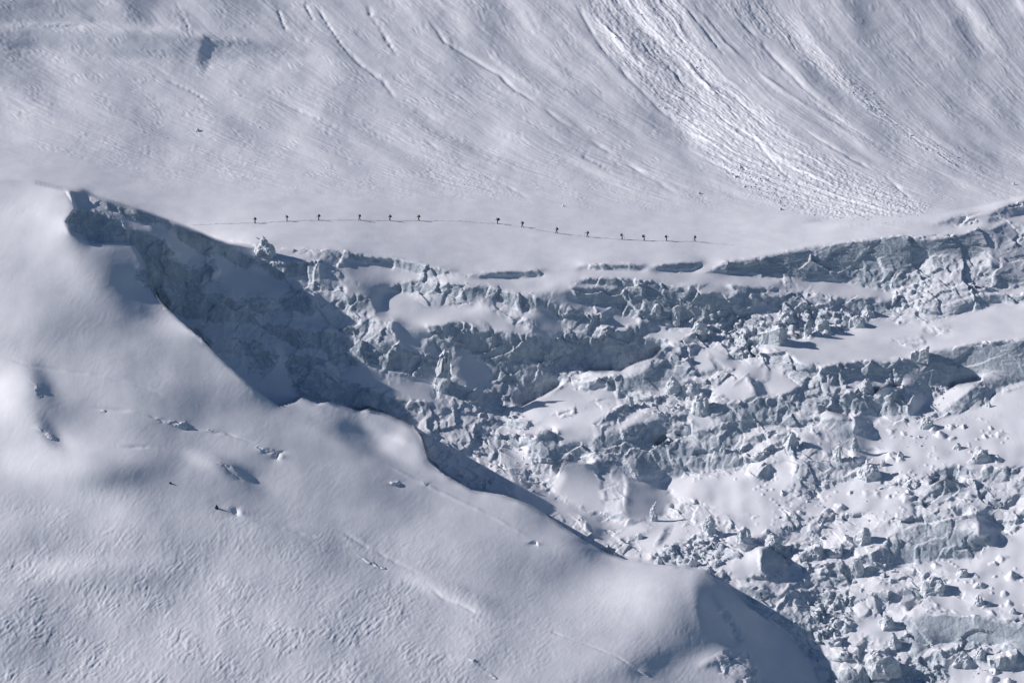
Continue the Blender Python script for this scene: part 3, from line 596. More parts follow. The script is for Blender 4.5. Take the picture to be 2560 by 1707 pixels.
groove('C3','0,380 150,560 320,720 500,920 700,1090 900,1130',4,-1.2,-.3)
groove('C3','330,60 500,230 640,390 850,600 1080,790',5,1.2,.4)
groove('C3','300,700 480,900 560,1010 700,1180 850,1280',4,1.0,.4)
groove('C3','860,900 1100,1040 1400,1200 1600,1380',4,.9,.5)
groove('C2','1600,0 1700,180 1790,320 2000,560 2200,760 2352,880',5,1.1,.4)
groove('C2','1970,0 2200,250 2352,400',5,1.1,.6)
groove('C2','1640,0 1900,270 2100,500',4,-.8,-.3)
groove('C2','2150,590 2250,640 2352,700',3,-1.0,.0)
groove('C2','550,930 750,1080 880,1160 1120,1260 1300,1360',4,.6,-.3)
groove('C2','1650,1060 1780,1130 1860,1175',5,.8,.2)
groove('C2','380,690 600,800 900,1000 1100,1080',7,.6,.2)
groove('C1','1100,530 1300,620 1420,690',4,.7,.2)
groove('C1','1900,60 1940,170 1960,210',4,.9,.2)
groove('C1','2080,20 2150,150',4,.9,.2)
groove('C1','2170,50 2250,180 2352,330',4,.9,-.3)
groove('C1','1200,0 1270,150 1300,220',4,.7,.2)
groove('C1','1850,670 2050,760 2352,900',4,.6,-.3)
groove('C7','1700,450 1900,500 2150,560 2352,640',5,.6,.3)
groove('C8','0,520 200,640 400,740 560,820',5,.6,.35)
groove('C8','560,860 700,980 860,1040 960,1100 1240,1125',5,.7,-.6)
groove('C8','1230,1160 1450,1210 1700,1300 1900,1380 2050,1480',3,.4,.2)
groove('C8','300,60 520,170 850,330 1100,450 1300,570',5,-.5,.3)
groove('C4','0,870 200,940 500,990 700,1020 1000,1110 1200,1190',5,.5,-.5)
groove('C4','600,1220 900,1250 1070,1300 1400,1385 1540,1398 1760,1480',4,.6,-.3)
groove('C4','820,1495 1000,1495 1150,1500 1260,1550',4,.5,.2)
TRAIL = pts('O','440,566 470,563 560,560 637,557.5 718,553.5 797,551 900,551.5 975,551 1047,551.5 1150,553.5 1244,559.5 1306,569 1392,583 1470,592 1555,598 1610,601.5 1666,604 1737,604.5 1800,609 1850,612')
tv = li(TRAIL[:,0], TRAIL[:,1], U)

face = -(Nm*Pos).sum(-1)/np.linalg.norm(Pos, axis=-1)
disp *= sst(face, .06, .24)
Pos = Pos + Nm*disp[..., None]
def edge_normals(Pm):
    def df(ax):
        n = Pm.shape[ax]; f = np.diff(Pm, axis=ax)
        pad = [(0,0)]*3; pad[ax] = (0,1); fw = np.pad(f, pad, mode='edge'); pad[ax] = (1,0); bw = np.pad(f, pad, mode='edge')
        lf = np.linalg.norm(fw, axis=-1, keepdims=True); lb = np.linalg.norm(bw, axis=-1, keepdims=True)
        jump = np.maximum(lf, lb) > 3.5*np.minimum(lf, lb) + 1.2
        return np.where(jump, np.where(lf < lb, fw, bw), (fw+bw)*.5)
    du = df(1); dv = df(0); n = np.cross(dv, du); n /= np.linalg.norm(n, axis=-1, keepdims=True) + 1e-9
    sg = np.sign((n*Pm).sum(-1, keepdims=True)); n = n * np.where(sg > 0, -1, 1)
    jm = np.zeros(n.shape[:2])
    r0 = np.linalg.norm(np.diff(Pm, axis=0), axis=-1) > 4.0; r1 = np.linalg.norm(np.diff(Pm, axis=1), axis=-1) > 4.0
    jm[:-1] += r0; jm[1:] += r0; jm[:, :-1] += r1; jm[:, 1:] += r1
    jm = np.clip(blur((jm > 0).astype(float), 1)*4, 0, 1)[..., None]
    nb = np.stack([blur(n[..., q], 2) for q in range(3)], -1); nb /= np.linalg.norm(nb, axis=-1, keepdims=True) + 1e-9
    n = n*(1-jm) + nb*jm; return n/(np.linalg.norm(n, axis=-1, keepdims=True) + 1e-9)
Nf = edge_normals(Pos)

# final ice mask: snow stays on the flatter faces, bare ice on the steep ones
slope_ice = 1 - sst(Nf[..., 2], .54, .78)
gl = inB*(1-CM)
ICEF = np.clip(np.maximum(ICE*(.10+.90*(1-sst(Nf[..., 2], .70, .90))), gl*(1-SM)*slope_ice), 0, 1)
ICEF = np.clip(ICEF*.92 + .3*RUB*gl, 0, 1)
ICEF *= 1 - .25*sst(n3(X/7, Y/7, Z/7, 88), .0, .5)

# ------------------------------------------------------------------ materials
def nd(nt, t, **k):
    n = nt.nodes.new(t)
    for a, v in k.items(): setattr(n, a, v)
    return n
def terrain_material():
    m = bpy.data.materials.new('snow_and_ice'); m.use_nodes = True; nt = m.node_tree; L = nt.links
    bs = nt.nodes['Principled BSDF']; bs.inputs['Roughness'].default_value = .62; bs.inputs['Specular IOR Level'].default_value = .25
    at = nd(nt, 'ShaderNodeAttribute', attribute_name='ice'); geo = nd(nt, 'ShaderNodeNewGeometry')
    nz1 = nd(nt, 'ShaderNodeTexNoise'); nz1.inputs['Scale'].default_value = .9; nz1.inputs['Detail'].default_value = 6; L.new(geo.outputs['Position'], nz1.inputs['Vector'])
    nz2 = nd(nt, 'ShaderNodeTexNoise'); nz2.inputs['Scale'].default_value = .16; nz2.inputs['Detail'].default_value = 4; L.new(geo.outputs['Position'], nz2.inputs['Vector'])
    mp = nd(nt, 'ShaderNodeMapping'); mp.inputs['Scale'].default_value = (.06, .05, 1.5); mp.inputs['Rotation'].default_value = (0, R(7), 0); L.new(geo.outputs['Position'], mp.inputs['Vector'])
    nz3 = nd(nt, 'ShaderNodeTexNoise'); nz3.inputs['Scale'].default_value = 1.6; nz3.inputs['Detail'].default_value = 5; nz3.inputs['Roughness'].default_value = .7; L.new(mp.outputs['Vector'], nz3.inputs['Vector'])
    # ragged blend
    ad = nd(nt, 'ShaderNodeMath', operation='MULTIPLY_ADD'); L.new(nz1.outputs['Fac'], ad.inputs[0]); ad.inputs[1].default_value = .9; ad.inputs[2].default_value = -.45
    sm = nd(nt, 'ShaderNodeMath', operation='ADD'); L.new(at.outputs['Fac'], sm.inputs[0]); L.new(ad.outputs[0], sm.inputs[1])
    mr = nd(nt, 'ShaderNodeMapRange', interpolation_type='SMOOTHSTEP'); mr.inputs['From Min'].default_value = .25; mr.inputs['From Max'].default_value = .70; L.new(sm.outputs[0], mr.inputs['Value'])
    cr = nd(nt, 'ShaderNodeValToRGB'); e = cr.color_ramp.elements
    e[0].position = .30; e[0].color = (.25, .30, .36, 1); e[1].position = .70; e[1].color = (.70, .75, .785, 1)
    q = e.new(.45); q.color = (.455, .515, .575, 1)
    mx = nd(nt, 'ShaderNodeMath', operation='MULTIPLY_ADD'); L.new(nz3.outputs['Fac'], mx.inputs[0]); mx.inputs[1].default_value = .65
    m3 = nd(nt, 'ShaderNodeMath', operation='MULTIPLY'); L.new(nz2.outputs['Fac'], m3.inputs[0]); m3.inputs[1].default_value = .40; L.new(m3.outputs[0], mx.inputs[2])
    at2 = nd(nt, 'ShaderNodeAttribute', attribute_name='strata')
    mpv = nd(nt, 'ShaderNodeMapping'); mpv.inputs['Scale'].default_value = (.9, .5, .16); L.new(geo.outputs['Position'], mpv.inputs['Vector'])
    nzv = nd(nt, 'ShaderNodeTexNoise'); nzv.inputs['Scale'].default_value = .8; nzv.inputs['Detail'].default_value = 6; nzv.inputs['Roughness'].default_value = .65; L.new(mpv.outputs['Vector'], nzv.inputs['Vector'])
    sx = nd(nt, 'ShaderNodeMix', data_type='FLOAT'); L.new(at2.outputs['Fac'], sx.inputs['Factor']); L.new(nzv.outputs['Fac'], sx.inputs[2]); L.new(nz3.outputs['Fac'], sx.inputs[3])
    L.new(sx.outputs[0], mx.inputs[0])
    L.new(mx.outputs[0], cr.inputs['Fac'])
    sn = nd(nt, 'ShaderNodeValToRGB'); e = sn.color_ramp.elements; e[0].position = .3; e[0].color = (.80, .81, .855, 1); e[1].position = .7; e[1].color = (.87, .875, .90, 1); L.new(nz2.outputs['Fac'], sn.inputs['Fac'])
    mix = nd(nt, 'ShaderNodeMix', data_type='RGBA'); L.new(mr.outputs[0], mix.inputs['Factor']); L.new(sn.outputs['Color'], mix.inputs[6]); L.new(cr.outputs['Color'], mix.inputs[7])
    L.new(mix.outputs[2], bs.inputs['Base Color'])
    # fine relief
    nb = nd(nt, 'ShaderNodeTexNoise'); nb.inputs['Scale'].default_value = .75; nb.inputs['Detail'].default_value = 6; nb.inputs['Roughness'].default_value = .5; L.new(geo.outputs['Position'], nb.inputs['Vector'])
    nf = nd(nt, 'ShaderNodeTexVoronoi', feature='DISTANCE_TO_EDGE'); nf.inputs['Scale'].default_value = .55; L.new(geo.outputs['Position'], nf.inputs['Vector'])
    vm = nd(nt, 'ShaderNodeMath', operation='MINIMUM'); L.new(nf.outputs['Distance'], vm.inputs[0]); vm.inputs[1].default_value = .12
    hs = nd(nt, 'ShaderNodeMath', operation='MULTIPLY_ADD'); L.new(vm.outputs[0], hs.inputs[0]); hs.inputs[1].default_value = .5; L.new(nb.outputs['Fac'], hs.inputs[2])
    st = nd(nt, 'ShaderNodeMath', operation='MULTIPLY_ADD'); L.new(sx.outputs[0], st.inputs[0]); st.inputs[1].default_value = .5; L.new(hs.outputs[0], st.inputs[2])
    bi = nd(nt, 'ShaderNodeBump'); bi.inputs['Distance'].default_value = .8; L.new(st.outputs[0], bi.inputs['Height'])
    bst = nd(nt, 'ShaderNodeMath', operation='MULTIPLY_ADD'); L.new(mr.outputs[0], bst.inputs[0]); bst.inputs[1].default_value = .34; bst.inputs[2].default_value = .0; L.new(bst.outputs[0], bi.inputs['Strength'])
    ns = nd(nt, 'ShaderNodeTexNoise'); ns.inputs['Scale'].default_value = .9; ns.inputs['Detail'].default_value = 5; ns.inputs['Roughness'].default_value = .6
    mp2 = nd(nt, 'ShaderNodeMapping'); mp2.inputs['Scale'].default_value = (1, .45, 1); mp2.inputs['Rotation'].default_value = (0, 0, R(25)); L.new(geo.outputs['Position'], mp2.inputs['Vector']); L.new(mp2.outputs[0], ns.inputs['Vector'])
    b2 = nd(nt, 'ShaderNodeBump'); b2.inputs['Distance'].default_value = .25; b2.inputs['Strength'].default_value = .14; L.new(ns.outputs['Fac'], b2.inputs['Height']); L.new(bi.outputs[0], b2.inputs['Normal'])
    L.new(b2.outputs[0], bs.inputs['Normal'])
    return m
MT = terrain_material()

# ------------------------------------------------------------------ terrain objects, split along their natural borders
idx = np.arange(H_*W_).reshape(H_, W_)
cC = CM[:-1, :-1] > .5; cB = (inB[:-1, :-1] > .5) & ~cC
ob = OBJ[:-1, :-1]
ZV = V[:-1, :-1]; fl = floorV[:-1, :-1]
part = np.where(cC, -3, np.where(cB, -2, -1))
ramp = (~cC) & (~cB) & (ZV >= np.where(U[:-1, :-1] > 1990, ridgeV[:-1, :-1]-1, fl))
part = np.where(ramp, -4, part)
part = np.where((ob > 0) & (part != -3) & (part != -1), ob, part)
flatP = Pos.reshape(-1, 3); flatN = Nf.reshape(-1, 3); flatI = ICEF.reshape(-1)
def build(name, mask):
    js, is_ = np.nonzero(mask)
    q = np.stack([idx[js, is_], idx[js+1, is_], idx[js+1, is_+1], idx[js, is_+1]], 1)
    used, inv = np.unique(q, return_inverse=True); inv = inv.reshape(-1)
    org = np.zeros(3)
    me = bpy.data.meshes.new(name)
    co = flatP[used].astype(np.float32)
    ctr = co.mean(0); co = co - ctr
    me.vertices.add(len(used)); me.vertices.foreach_set('co', co.ravel())
    me.loops.add(len(inv)); me.loops.foreach_set('vertex_index', inv.astype(np.int32))
    me.polygons.add(len(q)); me.polygons.foreach_set('loop_start', np.arange(0, len(inv), 4, dtype=np.int32))
    me.polygons.foreach_set('loop_total', np.full(len(q), 4, np.int32))
    me.polygons.foreach_set('use_smooth', np.ones(len(q), bool))
    me.update(); me.validate()
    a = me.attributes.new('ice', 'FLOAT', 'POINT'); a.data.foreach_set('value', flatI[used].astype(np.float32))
    a = me.attributes.new('strata', 'FLOAT', 'POINT'); a.data.foreach_set('value', STR.reshape(-1)[used].astype(np.float32))
    me.normals_split_custom_set_from_vertices(flatN[used].astype(np.float32))
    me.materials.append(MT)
    o = bpy.data.objects.new(name, me); o.location = ctr.tolist(); col.objects.link(o)
    return o
tag(build('mountain_slope', part == -1), 'steep snow mountainside with avalanche debris behind the climbers', kind='structure')
tag(build('snowfield', part == -4), 'smooth snow plateau the line of climbers crosses', kind='structure')
tag(build('icefall', part == -2), 'chaotic snow-covered glacier icefall', kind='structure')
tag(build('snow_slope', part == -3), 'near wind-carved snow slope falling from upper left to lower right', kind='structure')
CAT = {'ice_wall': 'ice wall', 'serac': 'serac', 'crevasse': 'crevasse'}
for k, (nm, lb) in NAMES.items():
    if (part == k).sum() < 6: continue
    tag(build(nm, part == k), lb, CAT[nm])

def surf(u, v):
    j, i = gi(u, v); return Vector(Pos[j, i]), Vector(Nf[j, i])
PXM = 1500.0/FPX                    # metres per photo pixel at the plateau
# ------------------------------------------------------------------ helpers for placed things
def surf2(u, v):
    x = (u-U1[0])/ST; y = (v-V1[0])/ST; i = int(x); j = int(y); fx = x-i; fy = y-j
    f = lambda a: (a[j,i]*(1-fx)+a[j,i+1]*fx)*(1-fy)+(a[j+1,i]*(1-fx)+a[j+1,i+1]*fx)*fy
    return Vector(f(Pos))
def mesh_obj(name, bm, mat, parent=None, smooth=False, mats=None):
    me = bpy.data.meshes.new(name); bm.to_mesh(me); bm.free()
    for m in (mats or [mat]): me.materials.append(m)
    if smooth: me.polygons.foreach_set('use_smooth', [True]*len(me.polygons))
    o = bpy.data.objects.new(name, me); col.objects.link(o)
    if parent: o.parent = parent
    return o
def flat_mat(name, c, rough=.8):
    m = bpy.data.materials.new(name); m.use_nodes = True; nt = m.node_tree; b = nt.nodes['Principled BSDF']
    b.inputs['Roughness'].default_value = rough; b.inputs['Specular IOR Level'].default_value = .2
    n = nd(nt, 'ShaderNodeTexNoise'); n.inputs['Scale'].default_value = 9; n.inputs['Detail'].default_value = 3
    tc = nd(nt, 'ShaderNodeTexCoord'); nt.links.new(tc.outputs['Object'], n.inputs['Vector'])
    r = nd(nt, 'ShaderNodeValToRGB'); r.color_ramp.elements[0].position = .35; r.color_ramp.elements[1].position = .65
    r.color_ramp.elements[0].color = (*[q*.75 for q in c], 1); r.color_ramp.elements[1].color = (*[q*1.2 for q in c], 1)
    nt.links.new(n.outputs['Fac'], r.inputs['Fac']); nt.links.new(r.outputs['Color'], b.inputs['Base Color'])
    return m
def block_material():
    m = bpy.data.materials.new('block_ice'); m.use_nodes = True; nt = m.node_tree; L = nt.links; bs = nt.nodes['Principled BSDF']
    bs.inputs['Roughness'].default_value = .6; bs.inputs['Specular IOR Level'].default_value = .25
    geo = nd(nt, 'ShaderNodeNewGeometry'); sp = nd(nt, 'ShaderNodeSeparateXYZ'); L.new(geo.outputs['Normal'], sp.inputs[0])
    nz = nd(nt, 'ShaderNodeTexNoise'); nz.inputs['Scale'].default_value = .8; nz.inputs['Detail'].default_value = 5; L.new(geo.outputs['Position'], nz.inputs['Vector'])
    ad = nd(nt, 'ShaderNodeMath', operation='MULTIPLY_ADD'); L.new(nz.outputs['Fac'], ad.inputs[0]); ad.inputs[1].default_value = .7; L.new(sp.outputs['Z'], ad.inputs[2])
    mr = nd(nt, 'ShaderNodeMapRange', interpolation_type='SMOOTHSTEP'); mr.inputs['From Min'].default_value = .72; mr.inputs['From Max'].default_value = .98; L.new(ad.outputs[0], mr.inputs['Value'])
    cr = nd(nt, 'ShaderNodeValToRGB'); e = cr.color_ramp.elements; e[0].position = .3; e[0].color = (.44, .50, .55, 1); e[1].position = .7; e[1].color = (.76, .80, .82, 1); L.new(nz.outputs['Fac'], cr.inputs['Fac'])
    mix = nd(nt, 'ShaderNodeMix', data_type='RGBA'); L.new(mr.outputs[0], mix.inputs['Factor']); L.new(cr.outputs['Color'], mix.inputs[6]); mix.inputs[7].default_value = (.85, .855, .885, 1)
    L.new(mix.outputs[2], bs.inputs['Base Color'])
    nb = nd(nt, 'ShaderNodeTexNoise'); nb.inputs['Scale'].default_value = 1.3; nb.inputs['Detail'].default_value = 5; L.new(geo.outputs['Position'], nb.inputs['Vector'])
    b = nd(nt, 'ShaderNodeBump'); b.inputs['Distance'].default_value = .5; b.inputs['Strength'].default_value = .5; L.new(nb.outputs['Fac'], b.inputs['Height']); L.new(b.outputs[0], bs.inputs['Normal'])
    return m
MB_ = block_material()
def hull_mesh(points, seed, rough, size):
    bm = bmesh.new()
    for p in points: bm.verts.new(p)
    r = bmesh.ops.convex_hull(bm, input=bm.verts)
    bmesh.ops.delete(bm, geom=[v for v in bm.verts if not v.link_faces], context='VERTS')
    bmesh.ops.dissolve_limit(bm, angle_limit=R(8), verts=bm.verts, edges=bm.edges)
    bmesh.ops.bevel(bm, geom=list(bm.edges), offset=size*.035, segments=1, affect='EDGES')
    bmesh.ops.triangulate(bm, faces=bm.faces)
    for _ in range(3): bmesh.ops.subdivide_edges(bm, edges=[e for e in bm.edges if e.calc_length() > size*.11], cuts=1, use_grid_fill=False)
    bmesh.ops.triangulate(bm, faces=bm.faces)
    c = np.array([v.co for v in bm.verts])
    k = 3.2/size
    d = n3(c[:,0]*k+seed, c[:,1]*k, c[:,2]*k*.7, seed % 50) - .9*np.abs(n3(c[:,0]*k*1.7+seed, c[:,1]*k*1.7, c[:,2]*k, seed % 50+1)) + .5*n3(c[:,0]*k*3.3+seed, c[:,1]*k*3.3, c[:,2]*k*3.3, seed % 50+2)
    bm.normal_update()
    for v, q in zip(bm.verts, d): v.co += v.normal*float(q)*rough*size
    return bm
def shape_points(kind, w, h, rnd):
    j = lambda s: (rnd.random()-.5)*2*s
    P = []
    if kind == 'spire':
        for z, r in ((-.35, .56), (0, .47), (.35, .36+j(.06)), (.7, .27+j(.06)), (.88, .2), (1, .10)):
            ox, oy = j(.16)*(z+.3), j(.1)*(z+.3)
            for k in range(7):
                a = k*6.283/7+j(.25); P.append(((math.cos(a)*r*(1+j(.15))+ox)*w, (math.sin(a)*r+oy)*w*.8, z*h))
    elif kind == 'dome':
        for z, r in ((-.35, .56), (0, .52), (.4, .46), (.75, .3), (1, .08)):
            for k in range(8):
                a = k*6.283/8+j(.2); P.append((math.cos(a)*r*(1+j(.12))*w, math.sin(a)*r*w*.8, z*h*(1+j(.05))))
    elif kind == 'wedge':
        for x in (-.5, .5):
            for y in (-.4, .4):
                P.append((x*w*(1+j(.1)), y*w, -.35*h)); P.append((x*w*(1+j(.15)), y*w*.9, (.35 if x < 0 else 1.0)*h*(1+j(.1))))
        P.append((.25*w, 0, 1.05*h))
    elif kind == 'pyramid':
        for k in range(5):
            a = k*6.283/5+j(.3); P.append((math.cos(a)*.56*w, math.sin(a)*.5*w, -.3*h)); P.append((math.cos(a)*.46*w*(1+j(.15)), math.sin(a)*.4*w, .15*h))
        P += [((-.08+j(.15))*w, j(.08)*w, h), ((.1+j(.1))*w, .1*w, .8*h)]
    else:
        for x in (-.5, .5):
            for y in (-.42, .42): P.append((x*w*(1+j(.2)), y*w*(1+j(.15)), -.4*h))
        for k in range(9):
            a = k*.698+j(.4); z = rnd.uniform(.15, .95); r = (.5-.2*z)*(1+j(.2)); P.append((math.cos(a)*r*w*1.1, math.sin(a)*r*w, z*h))
        P += [((-.2+j(.1))*w, j(.1)*w, 1.0*h), ((.15+j(.1))*w, j(.15)*w, .85*h)]
    return P
BLOCKS = '''660,636,64,34,dome,0,rounded ice mound with a knobbly head on the snow shelf left of centre
1103,972,44,104,spire,0,tall narrow ice pinnacle with a pale tip rising from the shaded trough
1689,808,27,50,spire,0,bright sunlit ice spike standing in front of the layered blue-grey wall
1749,828,36,36,spire,0,grey pointed ice cone just right of the bright sunlit spike
1640,782,28,26,block,0,bright square ice chunk lying between the snow tongue and the sunlit spike
1571,1010,25,26,block,0,small upright white ice cube on the edge above the big rounded serac
1684,977,42,36,dome,0,cracked grey ice boulder right of the arched smooth serac
1730,978,46,34,block,1,blunt grey ice block tucked under the left corner of the snow tent
1752,1022,52,42,dome,1,round twisted ice knob just below the snow tent
1634,1300,24,40,spire,1,slim leaning ice stump at the right rim of the dark hollow
1772,1330,40,42,spire,1,crinkled upright ice block on the right shoulder of the sunlit snow mound
1806,1127,20,22,pyramid,0,little ice horn on the skyline of the squat snow-draped serac
1980,1110,46,38,pyramid,0,pointed pale block with a dark right side, left of the square ice pillar foot
2095,1150,26,40,spire,0,narrow ribbed ice fin in front of the foot of the square ice pillar
2138,1124,26,32,dome,0,egg-shaped ice block at the right foot of the square ice pillar
2172,1190,62,36,dome,0,domed grey block throwing a long triangular shadow over the snow
2318,1067,34,26,block,0,lone square block on the snow below the shadow of the snow-capped block
2252,1143,20,15,pyramid,0,small dark pointed block on snow between two shallow ridges of debris
2394,1119,26,17,pyramid,0,small conical block with a short shadow, left of the squat knobbed block
2452,1145,56,32,block,0,squat grey block with a small knob on top near the right edge
2472,1016,15,15,pyramid,0,tiny white ice spike on the snow right of the tilted slab
2160,977,54,38,pyramid,0,peaked block with snow on its left face, left of the snow-capped block
2208,1162,18,17,block,0,small dark cube at the tip of the shadow right of the square pillar
2280,1208,46,17,pyramid,0,low triangular shaded block on the snow above the gabled serac
2160,1348,46,42,pyramid,0,white-faced pyramid of ice just left of the large wedge-shaped face
2054,1318,18,16,pyramid,0,small dark-sided block on the bright slope left of the white-faced pyramid
2088,1384,40,32,block,0,fluted sunlit block directly below the white-faced pyramid
2036,1380,40,20,wedge,0,low dark slab leaning left of the fluted sunlit block
2142,1430,38,38,spire,1,streaked sharp ice fin at the left foot of the large wedge-shaped face
2408,1438,34,22,block,1,crumbly grey block on smooth snow right below the large wedge-shaped face
2449,1464,38,12,dome,1,flat shaded slab half sunk in smooth snow near the right edge
2447,1506,28,22,dome,1,rough pale block on the snow behind the row of upright ice faces
2533,1530,20,12,dome,1,small dark lump on the snow at the right edge above the upright faces
2335,1470,70,34,dome,1,oval pale ice disc bedded in the snow slope above the upright faces
2410,1656,50,26,block,1,chunky broken block in front of the row of upright faces
2508,1652,78,34,wedge,1,long flat-topped slab with clean snow roof in the bottom right corner
2451,1640,30,20,dome,1,rounded block wedged against the left end of the flat-topped slab
2205,1664,96,46,dome,1,broad grey rounded block left of the rubble patch at the bottom
2236,1608,32,36,pyramid,1,pointed shaded block at the lower right of the lit snow saddle
2218,1562,38,30,block,1,squarish shaded block at the top of the lit snow saddle
1648,1410,32,27,pyramid,1,small bright white pyramid at the rim of the near snow slope
1933,1370,44,38,dome,1,cracked round boulder just behind the smooth dark half-dome
1732,1410,26,28,block,1,tilted pale block among rubble right of the small white pyramid
1861,1350,46,38,dome,1,dark egg-shaped block with one shaded face above the half-dome
1597,1341,20,11,dome,0,small grey hump on the snow left of the sunlit mound
2056,822,38,28,block,0,upright dark block with a flat snow roof under the terrace
2020,838,28,40,spire,0,slender crinkled ice pillar left of the dark flat-roofed block
1965,797,44,26,block,0,tilted pale block at the left end of the jumble under the terrace
2168,784,42,26,pyramid,0,angular block with a bright slanting roof at the right end of the jumble
2140,810,40,24,block,0,low shaded block on the edge of the broad snow field
1926,852,62,44,wedge,1,large bright tilted block with a clean white face amid the rubble
2300,892,46,34,wedge,1,grey block sunk in the lower right edge of the broad snow field
1851,420,9,7,dome,0,pale snow boulder at the left fringe of the avalanche debris
494,327,14,9,pyramid,0,lone bright snow block on the mountainside above the leftmost climbers
1748,484,8,6,dome,0,small snow ball on the plateau edge left of the debris foot
1952,524,10,6,dome,0,small snow lump just below the lower end of the avalanche debris
2534,462,8,7,dome,0,isolated dark snow lump near the right edge above the glacier crest
1408,517,6,5,dome,0,tiny dark lump on the snow above the climbers right of centre'''
for n_, l in enumerate(BLOCKS.split('\n')):
    u, v, w, h, kd, g_, lb = l.split(',', 6) if l.count(',') == 6 else (l.split(',', 6)[:6] + [l.split(',', 6)[6]])
    u, v, w, h = float(u), float(v), float(w), float(h)
    rnd = random.Random(n_*7+3); p = surf2(u, v); sc = p.length/FPX
    size = max(w, h)*sc
    pp = shape_points(kd, w*sc, h*sc/math.cos(R(PITCH)), rnd)
    if kd in ('block', 'wedge'): pp = [(q[0]*rnd.uniform(.8, 1.1), q[1]*rnd.uniform(.8, 1.1), q[2]*rnd.uniform(.78, 1.05)) for q in pp]
    bm = hull_mesh(pp, n_+5, .085 if h > 12 else .05, size)
    if n_ == 0:
        b2 = hull_mesh([(q.x*.36, q.y*.4, q.z*.5+h*sc*.85) for q in map(Vector, shape_points('dome', w*sc, h*sc, rnd))], 77, .05, size*.5)
        me2 = bpy.data.meshes.new('t'); b2.to_mesh(me2); b2.free(); bm.from_mesh(me2); bpy.data.meshes.remove(me2)
    snowy = v < 540 or (v > 480 and w < 16)
    nm = 'snow_block' if snowy else 'ice_block'
    o = mesh_obj(nm, bm, MB_); o.location = p - Vector((0, 0, .06*h*sc)); o.rotation_euler = (rnd.uniform(-.12, .12), rnd.uniform(-.12, .12), rnd.uniform(-.5, .5))
    tag(o, lb, 'snow block' if snowy else 'ice block', 'snow lumps on the mountainside' if snowy else 'loose ice blocks in the icefall')
MS = flat_mat('dark_stone', (.05, .05, .055))
for u, v, w, h, lb in ((426, 1208, 7, 5, 'tiny dark stone on the near snow slope, the one further left and higher'), (541, 1272, 9, 11, 'dark stone just left of the blue-shadowed hole in the near snow slope')):
    p = surf2(u, v); sc = p.length/FPX
    o = mesh_obj('stone', hull_mesh(shape_points('dome', w*sc, h*sc*.8, random.Random(u)), u, .04, w*sc), MS); o.location = p; tag(o, lb, 'stone', 'stones on the near snow')

# ------------------------------------------------------------------ rubble nobody could count
def scatter(name, label, regions, seed, mat):
    rg = np.random.RandomState(seed); vs = []; fs = []; base = 0
    tm = []
    for k in range(10):
        bm = bmesh.new(); rr = random.Random(k+seed)
        for _ in range(11):
            d = Vector((rr.gauss(0,1), rr.gauss(0,1), rr.gauss(0,1))).normalized(); bm.verts.new((d.x*rr.uniform(.35,.5), d.y*rr.uniform(.3,.5), d.z*rr.uniform(.25,.45)))
        bmesh.ops.convex_hull(bm, input=bm.verts); bmesh.ops.delete(bm, geom=[q for q in bm.verts if not q.link_faces], context='VERTS')
        bmesh.ops.triangulate(bm, faces=bm.faces); bm.verts.index_update()
        tm.append((np.array([q.co for q in bm.verts]), np.array([[x.index for x in f.verts] for f in bm.faces]))); bm.free()
    for cr, s, n, lo, hi in regions:
        poly = pts(cr, s); r = region(poly, 4, 3)
        (js, is_), m = r
        jj, ii = np.nonzero(m > rg.rand(*m.shape)*.9+.1)
        if len(jj) == 0: continue
        pick = rg.randint(0, len(jj), n if name[0] == 'a' else int(n*.42))
        for q in pick:
            j = jj[q]+js.start; i = ii[q]+is_.start
            c = Pos[j, i]; 
            if Nf[j, i, 2] < .25: continue
            sz = lo*.8 + (hi-lo)*rg.rand()**4
            tv_, tf = tm[rg.randint(10)]
            a = rg.rand()*6.28; ca, sa = math.cos(a), math.sin(a)
            vv = tv_*sz*(.8+.4*rg.rand(3)); vv = np.stack([vv[:,0]*ca-vv[:,1]*sa, vv[:,0]*sa+vv[:,1]*ca, vv[:,2]], 1) + c + [(rg.rand()-.5)*.3, (rg.rand()-.5)*.6, 0]
            vs.append(vv); fs.append(tf+base); base += len(vv)
    me = bpy.data.meshes.new(name); me.from_pydata(np.concatenate(vs).tolist(), [], np.concatenate(fs).tolist()); me.materials.append(mat)
    o = bpy.data.objects.new(name, me); col.objects.link(o); tag(o, label, kind='stuff'); return o
